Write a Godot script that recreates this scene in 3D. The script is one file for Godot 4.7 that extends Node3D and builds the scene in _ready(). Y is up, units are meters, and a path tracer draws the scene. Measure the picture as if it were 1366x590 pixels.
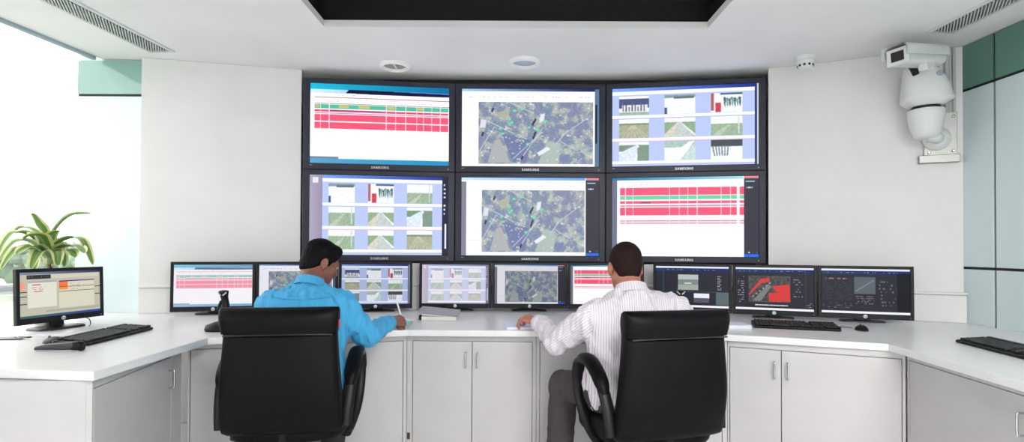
extends Node3D
# A control room: a curved video wall over a faceted white desk, two operators on black chairs.
# Coordinates: x to the right, y up, the camera stands at x 0, z 0 and looks towards -z. P(x, y, d) puts a point d metres in front of it.

const CEIL := 2.47
const DESK := 0.75
var M := {}
var T := {}
var used := {}


func _ready():
	setup_camera_and_light()
	make_materials()
	build_room()
	build_outside()
	build_video_wall()
	build_furniture()
	build_desk_monitors()
	build_chairs()
	build_people()
	build_plant()
	build_ceiling_fittings()
	build_security_camera()
	build_desk_things()


func setup_camera_and_light():
	var cam := Camera3D.new()
	cam.name = "camera"
	add_child(cam)
	cam.position = Vector3(0, 1.2, 0)
	cam.rotation = Vector3(atan(9.0 / 720.0), 0, deg_to_rad(0.28))
	cam.projection = Camera3D.PROJECTION_FRUSTUM
	cam.near = 0.05
	cam.far = 400.0
	cam.size = 2.0 * 0.05 * 295.0 / 720.0
	cam.frustum_offset = Vector2(0, 0.05 * 27.0 / 720.0)
	cam.current = true
	var we := WorldEnvironment.new()
	we.name = "environment"
	add_child(we)
	var env := Environment.new()
	env.tonemap_mode = Environment.TONE_MAPPER_LINEAR
	env.tonemap_exposure = 1.2
	env.sdfgi_enabled = true
	env.ssao_enabled = true
	env.ssil_enabled = true
	env.background_mode = Environment.BG_SKY
	var sky := Sky.new()
	var sm := ProceduralSkyMaterial.new()
	sm.sky_top_color = Color(1.0, 0.98, 0.975)
	sm.sky_horizon_color = Color(1.0, 0.985, 0.98)
	sm.ground_bottom_color = Color(0.7, 0.74, 0.72)
	sm.ground_horizon_color = Color(0.9, 0.92, 0.92)
	sm.sky_energy_multiplier = 1.0
	sm.ground_energy_multiplier = 1.0
	sm.energy_multiplier = 4.2
	sky.sky_material = sm
	env.sky = sky
	we.environment = env
	# added fill light panels in the rear half of the room, unseen behind the camera
	fill_panel(0.6, -0.15, "square white added fill light panel just behind the black tray")
	fill_panel(1.9, -1.8, "square white added fill light panel behind the viewer on the glass-wall side")
	fill_panel(1.5, -0.8, "square white added fill light panel behind the viewer, right of the middle")


func fill_panel(x: float, d: float, label: String):  # unseen glowing panel, added to brighten the room from behind
	var t = thing("fill_light", P(x, CEIL, d), label, "fill light", "added fill panels")
	var b := MB.new()
	b.frame(0.64, 0.64, 0.025, 0.025, 0.025, 0.025, 0.03, 0.006, 0.003)
	part("frame", b, mat("fill_frame", Color(0.93, 0.93, 0.92), 0.4), t, Transform3D(Basis(Vector3.RIGHT, PI / 2), Vector3(0, -0.008, 0)))
	var q := MB.new()
	q.box(Vector3(0.59, 0.006, 0.59), 0.001)
	var m := mat("fill_diffuser", Color(0.95, 0.95, 0.95), 0.5)
	m.emission_enabled = true
	m.emission = Color(1, 0.99, 0.97)
	m.emission_energy_multiplier = 1.5
	part("diffuser", q, m, t, Transform3D(Basis(), Vector3(0, -0.003, 0)))
	var l := AreaLight3D.new()
	l.name = "light"
	l.area_size = Vector2(0.58, 0.58)
	l.light_color = Color(1, 0.99, 0.985)
	l.light_energy = 4.8
	l.area_range = 12.0
	l.shadow_enabled = true
	t.add_child(l)
	l.position = Vector3(0, -0.012, 0)
	l.rotation = Vector3(-PI / 2, 0, 0)


# ------------------------------------------------------------------ helpers

func P(x: float, y: float, d: float) -> Vector3:
	return Vector3(x, y, -d)


func numbered(called: String) -> String:
	var n: int = used.get(called, 0)
	used[called] = n + 1
	return called if n == 0 else "%s_%03d" % [called, n]


func thing(called: String, at: Vector3, label: String, category: String, group := "", turn := 0.0) -> Node3D:
	var o := Node3D.new()
	o.name = numbered(called)
	add_child(o)
	o.position = at
	o.rotation.y = turn
	tag(o, label, category, group)
	return o


func tag(o: Node3D, label: String, category := "", group := "", kind := ""):
	if label:
		o.set_meta("label", label)
	if category:
		o.set_meta("category", category)
	if group:
		o.set_meta("group", group)
	if kind:
		o.set_meta("kind", kind)


func setting(called: String, label: String, category: String) -> Node3D:
	var o := Node3D.new()
	o.name = called
	add_child(o)
	tag(o, label, category, "", "structure")
	return o


# one named mesh under a parent; b is an MB (mesh builder) or a Mesh
func part(called: String, b, m: Material, parent: Node3D, at := Transform3D(), label := "") -> MeshInstance3D:
	var o := MeshInstance3D.new()
	o.name = called
	o.mesh = b.mesh() if b is MB else b
	o.material_override = m
	o.transform = at
	parent.add_child(o, true)
	if label:
		o.set_meta("label", label)
	return o


# a part whose vertices are written in world coordinates
func wpart(called: String, b, m: Material, parent: Node3D, label := "") -> MeshInstance3D:
	var from := Transform3D()
	var n: Node = parent
	while n != self:
		from = n.transform * from
		n = n.get_parent()
	return part(called, b, m, parent, from.affine_inverse(), label)


func copy_of(o: Node3D, called: String, at: Vector3, turn: float, label: String) -> Node3D:
	var c: Node3D = o.duplicate()
	c.name = numbered(called)
	add_child(c)
	c.position = at
	c.rotation.y = turn
	c.set_meta("label", label)
	return c


func mat(called: String, c: Color, rough := 0.5, metal := 0.0, spec := 0.5) -> StandardMaterial3D:
	if M.has(called):
		return M[called]
	var m := StandardMaterial3D.new()
	m.resource_name = called
	m.albedo_color = c
	m.roughness = rough
	m.metallic = metal
	m.metallic_specular = spec
	M[called] = m
	return m


# direction and turn of a face that runs from a to b (x, d) and looks at the room
func face_turn(a: Vector2, b: Vector2) -> float:
	var t := Vector2(b.x - a.x, -(b.y - a.y)).normalized()
	return atan2(-t.y, t.x)


class MB:
	var v := PackedVector3Array()
	var n := PackedVector3Array()
	var uv := PackedVector2Array()
	var ix := PackedInt32Array()

	func mesh() -> ArrayMesh:
		var a := []
		a.resize(Mesh.ARRAY_MAX)
		a[Mesh.ARRAY_VERTEX] = v
		a[Mesh.ARRAY_NORMAL] = n
		a[Mesh.ARRAY_TEX_UV] = uv
		a[Mesh.ARRAY_INDEX] = ix
		var m := ArrayMesh.new()
		m.add_surface_from_arrays(Mesh.PRIMITIVE_TRIANGLES, a)
		return m

	# corners run counter-clockwise seen from outside
	func tri(a: Vector3, b: Vector3, c: Vector3):
		var w := (b - a).cross(c - a)
		if w.length_squared() < 1e-16:
			return
		w = w.normalized()
		var s := v.size()
		v.append_array(PackedVector3Array([a, b, c]))
		n.append_array(PackedVector3Array([w, w, w]))
		uv.append_array(PackedVector2Array([Vector2(0, 0), Vector2(1, 0), Vector2(1, 1)]))
		ix.append_array(PackedInt32Array([s, s + 2, s + 1]))

	func quad(a: Vector3, b: Vector3, c: Vector3, d: Vector3):
		var w := (c - a).cross(d - b)
		if w.length_squared() < 1e-16:
			return
		w = w.normalized()
		var s := v.size()
		v.append_array(PackedVector3Array([a, b, c, d]))
		n.append_array(PackedVector3Array([w, w, w, w]))
		uv.append_array(PackedVector2Array([Vector2(0, 1), Vector2(1, 1), Vector2(1, 0), Vector2(0, 0)]))
		ix.append_array(PackedInt32Array([s, s + 2, s + 1, s, s + 3, s + 2]))

	# chamfered box, centred on the origin of x
	func box(size: Vector3, bev := 0.002, x := Transform3D()):
		var h := size / 2
		var c := minf(bev, minf(h.x, minf(h.y, h.z)) * 0.9)
		for ax in 3:
			for s in [-1.0, 1.0]:
				var u := (ax + 1) % 3
				var w := (ax + 2) % 3
				var p := []
				for k in [[-1, -1], [1, -1], [1, 1], [-1, 1]]:
					var q := Vector3()
					q[ax] = s * h[ax]
					q[u] = k[0] * (h[u] - c)
					q[w] = k[1] * (h[w] - c)
					p.append(x * q)
				if s > 0:
					quad(p[0], p[1], p[2], p[3])
				else:
					quad(p[3], p[2], p[1], p[0])
		for ax in 3:
			var u := (ax + 1) % 3
			var w := (ax + 2) % 3
			for su in [-1.0, 1.0]:
				for sw in [-1.0, 1.0]:
					var p := []
					for k in [[-1, 0], [1, 0], [1, 1], [-1, 1]]:
						var q := Vector3()
						q[ax] = k[0] * (h[ax] - c)
						q[u] = su * (h[u] - (c if k[1] else 0.0))
						q[w] = sw * (h[w] - (0.0 if k[1] else c))
						p.append(x * q)
					if su * sw > 0:
						quad(p[3], p[2], p[1], p[0])
					else:
						quad(p[0], p[1], p[2], p[3])
		for sx in [-1.0, 1.0]:
			for sy in [-1.0, 1.0]:
				for sz in [-1.0, 1.0]:
					var a := x * Vector3(sx * h.x, sy * (h.y - c), sz * (h.z - c))
					var b := x * Vector3(sx * (h.x - c), sy * h.y, sz * (h.z - c))
					var d := x * Vector3(sx * (h.x - c), sy * (h.y - c), sz * h.z)
					if sx * sy * sz > 0:
						tri(a, b, d)
					else:
						tri(a, d, b)

	# box between two corners given in world coordinates
	func span(a: Vector3, b: Vector3, bev := 0.002):
		box((b - a).abs(), bev, Transform3D(Basis(), (a + b) / 2))

	# rows of points joined by smooth faces; wrap closes each row, caps close the ends
	func surf(rows: Array, wrap := true, caps := true, flip := false, vscale := 1.0):
		var r: int = rows.size()
		var c: int = rows[0].size()
		var s := v.size()
		var nn := PackedVector3Array()
		nn.resize(r * c)
		var cols := c if wrap else c - 1
		for i in r - 1:
			for j in cols:
				var k := (j + 1) % c
				var a: Vector3 = rows[i][j]
				var b: Vector3 = rows[i][k]
				var d: Vector3 = rows[i + 1][j]
				var e: Vector3 = rows[i + 1][k]
				var w := (b - d).cross(e - a)
				w = -w if flip else w
				nn[i * c + j] += w
				nn[i * c + k] += w
				nn[(i + 1) * c + j] += w
				nn[(i + 1) * c + k] += w
		for i in r:
			for j in c:
				v.append(rows[i][j])
				var w := nn[i * c + j]
				n.append(w.normalized() if w.length_squared() > 1e-20 else Vector3.UP)
				uv.append(Vector2(float(j) / maxf(1.0, cols), float(i) / (r - 1) * vscale))
		for i in r - 1:
			for j in cols:
				var k := (j + 1) % c
				var a := s + i * c + j
				var b := s + i * c + k
				var d := s + (i + 1) * c + j
				var e := s + (i + 1) * c + k
				if flip:
					ix.append_array(PackedInt32Array([a, b, e, a, e, d]))
				else:
					ix.append_array(PackedInt32Array([a, e, b, a, d, e]))
		if caps and wrap:
			for end in [0, r - 1]:
				var mid := Vector3()
				for q in rows[end]:
					mid += q
				mid /= c
				for j in c:
					var a: Vector3 = rows[end][j]
					var b: Vector3 = rows[end][(j + 1) % c]
					if (end == 0) != flip:
						tri(mid, b, a)
					else:
						tri(mid, a, b)

	# lathe: profile of (radius, height) about the y axis of x, from the bottom up
	func lathe(profile: Array, seg := 24, x := Transform3D()):
		var rows := []
		for p in profile:
			var row := PackedVector3Array()
			for j in seg:
				var t := TAU * j / seg
				row.append(x * Vector3(p.x * cos(t), p.y, p.x * sin(t)))
			rows.append(row)
		surf(rows, true, true, true)

	# a tube along a path; rad is one radius or one per point; flat squeezes it along its frame's second axis
	func tube(path: Array, rad, seg := 8, closed := false, flat := 1.0, side := Vector3.ZERO):
		var rows := []
		var m: int = path.size()
		var last := side
		for i in m:
			var t: Vector3
			if closed:
				t = (path[(i + 1) % m] - path[(i - 1 + m) % m]).normalized()
			else:
				t = (path[mini(i + 1, m - 1)] - path[maxi(i - 1, 0)]).normalized()
			if last == Vector3.ZERO:
				last = t.cross(Vector3.UP if absf(t.y) < 0.9 else Vector3.RIGHT).normalized()
			var a := (last - t * last.dot(t)).normalized()
			last = a
			var b := t.cross(a)
			var r: float = rad[i] if rad is Array else rad
			var row := PackedVector3Array()
			for j in seg:
				var w := TAU * j / seg
				row.append(path[i] + (a * cos(w) + b * sin(w) * flat) * r)
			rows.append(row)
		if closed:
			rows.append(rows[0])
		surf(rows, true, not closed)

	# vertical prism over a polygon of (x, d) points, with a chamfer along both rims
	func prism(poly: PackedVector2Array, y0: float, y1: float, bev := 0.0):
		var p := PackedVector2Array()
		for q in poly:
			p.append(Vector2(q.x, -q.y))
		if Geometry2D.is_polygon_clockwise(p):
			p.reverse()
		var m := p.size()
		var inner := PackedVector2Array()
		for i in m:
			var a := p[(i - 1 + m) % m]
			var b := p[i]
			var c := p[(i + 1) % m]
			var e := (b - a).normalized()
			var g := (c - b).normalized()
			var na := Vector2(-e.y, e.x)
			var nb := Vector2(-g.y, g.x)
			var k := (na + nb) / maxf(0.2, 1.0 + na.dot(nb))
			inner.append(b + k * bev)
		var tr := Geometry2D.triangulate_polygon(inner)
		for i in range(0, tr.size(), 3):
			var a := inner[tr[i]]
			var b := inner[tr[i + 1]]
			var c := inner[tr[i + 2]]
			if (b - a).cross(c - a) > 0:
				var z := b
				b = c
				c = z
			tri(Vector3(a.x, y1, a.y), Vector3(b.x, y1, b.y), Vector3(c.x, y1, c.y))
			tri(Vector3(a.x, y0, a.y), Vector3(c.x, y0, c.y), Vector3(b.x, y0, b.y))
		for i in m:
			var j := (i + 1) % m
			var a := p[i]
			var b := p[j]
			quad(Vector3(b.x, y0 + bev, b.y), Vector3(a.x, y0 + bev, a.y), Vector3(a.x, y1 - bev, a.y), Vector3(b.x, y1 - bev, b.y))
			if bev > 0:
				var c := inner[i]
				var d := inner[j]
				quad(Vector3(b.x, y1 - bev, b.y), Vector3(a.x, y1 - bev, a.y), Vector3(c.x, y1, c.y), Vector3(d.x, y1, d.y))
				quad(Vector3(d.x, y0, d.y), Vector3(c.x, y0, c.y), Vector3(a.x, y0 + bev, a.y), Vector3(b.x, y0 + bev, b.y))

	# upright wall slab from a to b (x, d), its face on that line and its thickness behind it (seen from the room)
	func slab(a: Vector2, b: Vector2, y0: float, y1: float, thick: float, bev := 0.001):
		var t := (b - a).normalized()
		var back := Vector2(-t.y, t.x) * thick
		prism(PackedVector2Array([a, b, b + back, a + back]), y0, y1, bev)

	# picture-frame: front at z 0 facing +z, centred; l r t b are the bar widths
	func frame(w: float, h: float, l: float, r: float, t: float, b: float, depth: float, recess: float, bev: float):
		var o := [Vector2(-w / 2, -h / 2), Vector2(w / 2, -h / 2), Vector2(w / 2, h / 2), Vector2(-w / 2, h / 2)]
		var i := [Vector2(-w / 2 + l, -h / 2 + b), Vector2(w / 2 - r, -h / 2 + b), Vector2(w / 2 - r, h / 2 - t), Vector2(-w / 2 + l, h / 2 - t)]
		var sg := [Vector2(-1, -1), Vector2(1, -1), Vector2(1, 1), Vector2(-1, 1)]
		for k in 4:
			var j := (k + 1) % 4
			var rings := []
			for q in [[o, 0.0, -depth], [o, 0.0, -bev], [o, -bev, 0.0], [i, bev, 0.0], [i, 0.0, -bev], [i, 0.0, -recess]]:
				var a: Vector2 = q[0][k] + sg[k] * q[1]
				var c: Vector2 = q[0][j] + sg[j] * q[1]
				rings.append([Vector3(a.x, a.y, q[2]), Vector3(c.x, c.y, q[2])])
			for m in rings.size() - 1:
				quad(rings[m][0], rings[m][1], rings[m + 1][1], rings[m + 1][0])
		quad(Vector3(o[1].x, o[1].y, -depth), Vector3(o[0].x, o[0].y, -depth), Vector3(o[3].x, o[3].y, -depth), Vector3(o[2].x, o[2].y, -depth))
		quad(Vector3(i[0].x, i[0].y, -recess), Vector3(i[1].x, i[1].y, -recess), Vector3(i[2].x, i[2].y, -recess), Vector3(i[3].x, i[3].y, -recess))

	func ball(c: Vector3, r: Vector3, seg := 16, rings := 10):
		var rows := []
		for i in rings + 1:
			var a := -PI / 2 + PI * i / rings
			var row := PackedVector3Array()
			for j in seg:
				var t := TAU * j / seg
				row.append(c + Vector3(r.x * cos(a) * cos(t), r.y * sin(a), r.z * cos(a) * sin(t)))
			rows.append(row)
		surf(rows, true, false, true)


func bezier(a: Vector3, b: Vector3, c: Vector3, d: Vector3, n: int) -> Array:
	var out := []
	for i in n + 1:
		out.append(a.bezier_interpolate(b, c, d, float(i) / n))
	return out


# smooth path through points
func smooth_path(pts: Array, closed := false, steps := 6) -> Array:
	var out := []
	var m := pts.size()
	var segs := m if closed else m - 1
	for i in segs:
		var p0: Vector3 = pts[(i - 1 + m) % m] if closed or i > 0 else pts[0]
		var p1: Vector3 = pts[i]
		var p2: Vector3 = pts[(i + 1) % m]
		var p3: Vector3 = pts[(i + 2) % m] if closed or i + 2 < m else pts[m - 1]
		for k in steps:
			var t := float(k) / steps
			out.append(p1.cubic_interpolate(p2, p0, p3, t))
	if not closed:
		out.append(pts[m - 1])
	return out


func text_mesh(s: String, height: float, depth: float, bold := false) -> TextMesh:
	var f := SystemFont.new()
	f.font_names = PackedStringArray(["Droid Sans"])
	if bold:
		f.font_weight = 700
	var t := TextMesh.new()
	t.text = s
	t.font = f
	t.font_size = 32
	t.pixel_size = height / 23.0
	t.depth = depth
	return t


# ------------------------------------------------------------------ materials

func noise_tex(freq: float, size := 256, as_normal := false, bump := 4.0, seed_ := 1, lo := Color.BLACK, hi := Color.WHITE) -> NoiseTexture2D:
	var f := FastNoiseLite.new()
	f.noise_type = FastNoiseLite.TYPE_SIMPLEX_SMOOTH
	f.frequency = freq
	f.fractal_octaves = 4
	f.seed = seed_
	var t := NoiseTexture2D.new()
	t.width = size
	t.height = size
	t.seamless = true
	t.noise = f
	t.as_normal_map = as_normal
	t.bump_strength = bump
	if not as_normal:
		var g := Gradient.new()
		g.set_color(0, lo)
		g.set_color(1, hi)
		t.color_ramp = g
	return t


func textured(m: StandardMaterial3D, tex: Texture2D, scale: float, world := true):
	m.albedo_texture = tex
	m.uv1_triplanar = true
	m.uv1_world_triplanar = world
	m.uv1_scale = Vector3.ONE * scale


func make_materials():
	var m := mat("white_paint", Color(0.9, 0.9, 0.9), 0.75)
	textured(m, noise_tex(0.01, 256, false, 1, 3, Color(0.965, 0.965, 0.96), Color(1, 1, 1)), 0.7)
	m = mat("ceiling_paint", Color(0.93, 0.93, 0.93), 0.85)
	textured(m, noise_tex(0.008, 256, false, 1, 4, Color(0.965, 0.965, 0.965), Color(1, 1, 1)), 0.6)
	m = mat("white_laminate", Color(0.89, 0.895, 0.895), 0.28)
	textured(m, noise_tex(0.02, 256, false, 1, 5, Color(0.97, 0.97, 0.97), Color(1, 1, 1)), 1.1)
	m = mat("cabinet_laminate", Color(0.765, 0.76, 0.76), 0.5)
	textured(m, noise_tex(0.015, 256, false, 1, 6, Color(0.965, 0.963, 0.96), Color(1, 1, 1)), 0.9)
	m = mat("gap_black", Color(0.09, 0.1, 0.105), 0.6)
	m = mat("teal_glass", Color(0.54, 0.69, 0.655), 0.08)
	m = mat("white_glass", Color(0.80, 0.86, 0.87), 0.1)
	m = mat("dark_green_glass", Color(0.38, 0.53, 0.485), 0.12)
	m = mat("recess_black", Color(0.018, 0.014, 0.016), 0.7)
	m = mat("pelmet_grey", Color(0.62, 0.69, 0.73), 0.45, 0.2)
	m = mat("floor_tile", Color(0.88, 0.88, 0.88), 0.3)
	m = mat("window_frame", Color(0.86, 0.88, 0.89), 0.4)
	m = mat("pane", Color(1, 1, 1, 0.04), 0.0)
	m.transparency = BaseMaterial3D.TRANSPARENCY_ALPHA
	m = mat("bezel", Color(0.205, 0.21, 0.255), 0.35, 0.0, 0.35)
	m = mat("monitor_black", Color(0.10, 0.105, 0.12), 0.38, 0.0, 0.35)
	m = mat("stand_black", Color(0.075, 0.085, 0.095), 0.4)
	m = mat("logo_silver", Color(0.78, 0.78, 0.8), 0.3, 0.3)
	m = mat("logo_white", Color(0.9, 0.9, 0.9), 0.4)
	m = mat("logo_ink", Color(0.3, 0.32, 0.4), 0.5)
	m = mat("chrome", Color(0.8, 0.8, 0.8), 0.18, 1.0)
	m = mat("black_plastic", Color(0.06, 0.062, 0.068), 0.42, 0.0, 0.35)
	m = mat("key_black", Color(0.10, 0.105, 0.115), 0.5)
	m = mat("grey_plastic", Color(0.22, 0.235, 0.25), 0.45)
	m = mat("cable_black", Color(0.05, 0.05, 0.055), 0.5)
	m = mat("cable_white", Color(0.85, 0.86, 0.87), 0.5)
	m = mat("leather", Color(0.05, 0.05, 0.054), 0.42, 0.0, 0.22)
	m.normal_enabled = true
	m.normal_texture = noise_tex(0.06, 256, true, 3.0, 8)
	m.normal_scale = 0.12
	m.uv1_triplanar = true
	m.uv1_scale = Vector3.ONE * 6.0
	m = mat("piping", Color(0.16, 0.16, 0.165), 0.3)
	m = mat("red_tag", Color(0.80, 0.25, 0.16), 0.6)
	m = mat("camera_white", Color(0.86, 0.87, 0.87), 0.38)
	m = mat("camera_lens", Color(0.14, 0.11, 0.13), 0.05)
	m = mat("steel_plate", Color(0.60, 0.60, 0.59), 0.35, 0.9)
	m = mat("grille_white", Color(0.83, 0.85, 0.84), 0.5)
	m = mat("grille_grey", Color(0.74, 0.76, 0.75), 0.5)
	m = mat("grille_dark", Color(0.22, 0.24, 0.235), 0.8)
	m = mat("ring_white", Color(0.94, 0.94, 0.94), 0.4)
	m = mat("lamp_glass", Color(0.62, 0.68, 0.76), 0.12)
	m = mat("lamp_louvre", Color(0.66, 0.63, 0.62), 0.5)
	m = mat("paper", Color(0.90, 0.90, 0.93), 0.8)
	m = mat("paper_cream", Color(0.88, 0.87, 0.83), 0.8)
	m = mat("folder_grey", Color(0.58, 0.58, 0.6), 0.4)
	m = mat("teal_cover", Color(0.36, 0.78, 0.74), 0.5)
	m = mat("spine_pink", Color(0.80, 0.73, 0.73), 0.6)
	m = mat("book_blue", Color(0.83, 0.85, 0.92), 0.6)
	m = mat("skin_dark", Color(0.50, 0.315, 0.25), 0.5)
	m.subsurf_scatter_enabled = true
	m.subsurf_scatter_strength = 0.08
	m = mat("skin_mid", Color(0.66, 0.43, 0.345), 0.5)
	m.subsurf_scatter_enabled = true
	m.subsurf_scatter_strength = 0.08
	m = mat("eye_white", Color(0.85, 0.84, 0.82), 0.2)
	m = mat("eye_dark", Color(0.06, 0.04, 0.035), 0.15)
	m = mat("lips", Color(0.46, 0.26, 0.235), 0.5)
	m = mat("hair_black", Color(0.055, 0.052, 0.06), 0.6, 0.0, 0.2)
	m.normal_enabled = true
	m.normal_texture = noise_tex(0.05, 256, true, 4.0, 12)
	m.normal_scale = 0.5
	m.uv1_triplanar = true
	m.uv1_scale = Vector3(14, 5, 14)
	m = mat("hair_brown", Color(0.15, 0.095, 0.092), 0.65, 0.0, 0.2)
	m.normal_enabled = true
	m.normal_texture = noise_tex(0.05, 256, true, 4.0, 13)
	m.normal_scale = 0.4
	m.uv1_triplanar = true
	m.uv1_scale = Vector3(14, 9, 14)
	m = mat("blue_shirt", Color(0.245, 0.63, 0.825), 0.75)
	m.rim_enabled = true
	m.rim = 0.25
	m.normal_enabled = true
	m.normal_texture = noise_tex(0.012, 256, true, 9.0, 14)
	m.normal_scale = 0.8
	m.uv1_triplanar = true
	m.uv1_scale = Vector3(3.2, 1.6, 3.2)
	m = mat("blue_seam", Color(0.22, 0.585, 0.78), 0.8)
	m = mat("striped_shirt", Color(1, 1, 1), 0.75)
	m.albedo_texture = stripe_texture()
	m.rim_enabled = true
	m.rim = 0.25
	m = mat("dark_trousers", Color(0.27, 0.245, 0.24), 0.8)
	textured(m, noise_tex(0.05, 256, false, 1, 15, Color(0.86, 0.86, 0.86), Color(1, 1, 1)), 3.0, false)
	m = mat("navy_trousers", Color(0.16, 0.165, 0.19), 0.8)
	m = mat("shoe_black", Color(0.05, 0.045, 0.045), 0.35)
	m = mat("terracotta", Color(0.72, 0.72, 0.70), 0.5)
	m = mat("soil", Color(0.19, 0.14, 0.1), 0.95)
	m = mat("plant_stem", Color(0.45, 0.40, 0.27), 0.8)
	m = mat("leaf", Color(1, 1, 1), 0.42)
	m.albedo_texture = leaf_texture()
	m.backlight_enabled = true
	m.backlight = Color(0.65, 0.7, 0.4)
	m = mat("grass", Color(0.60, 0.635, 0.59), 0.95)
	textured(m, noise_tex(0.02, 256, false, 1, 21, Color(0.72, 0.78, 0.7), Color(1, 1, 1)), 0.06)
	m = mat("tree_leaves", Color(0.50, 0.58, 0.50), 0.9)
	textured(m, noise_tex(0.04, 256, false, 1, 22, Color(0.6, 0.68, 0.6), Color(1, 1, 1)), 0.4)
	m = mat("bark", Color(0.4, 0.35, 0.3), 0.9)
	m = mat("wall_outside", Color(0.8, 0.79, 0.76), 0.8)


func stripe_texture() -> ImageTexture:
	var im := Image.create(64, 8, false, Image.FORMAT_RGB8)
	im.fill(Color(0.87, 0.85, 0.875))
	im.fill_rect(Rect2i(0, 0, 14, 8), Color(0.68, 0.62, 0.69))
	im.fill_rect(Rect2i(36, 0, 4, 8), Color(0.80, 0.765, 0.81))
	return ImageTexture.create_from_image(im)


func leaf_texture() -> ImageTexture:
	var im := Image.create(64, 128, false, Image.FORMAT_RGB8)
	var f := FastNoiseLite.new()
	f.seed = 5
	f.frequency = 0.06
	for y in 128:
		for x in 64:
			var u := absf((x + 0.5) / 32.0 - 1.0)
			var edge := 0.62 + 0.08 * f.get_noise_2d(0, y * 0.6)
			var c := Color(0.46, 0.62, 0.34) if u < edge else Color(0.90, 0.90, 0.68)
			if u < 0.13:
				c = Color(0.58, 0.72, 0.40)
			var k := 1.0 + 0.12 * f.get_noise_2d(x * 3.0, y * 0.4)
			im.set_pixel(x, y, Color(c.r * k, c.g * k, c.b * k))
	return ImageTexture.create_from_image(im)


# ------------------------------------------------------------------ the room

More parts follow.
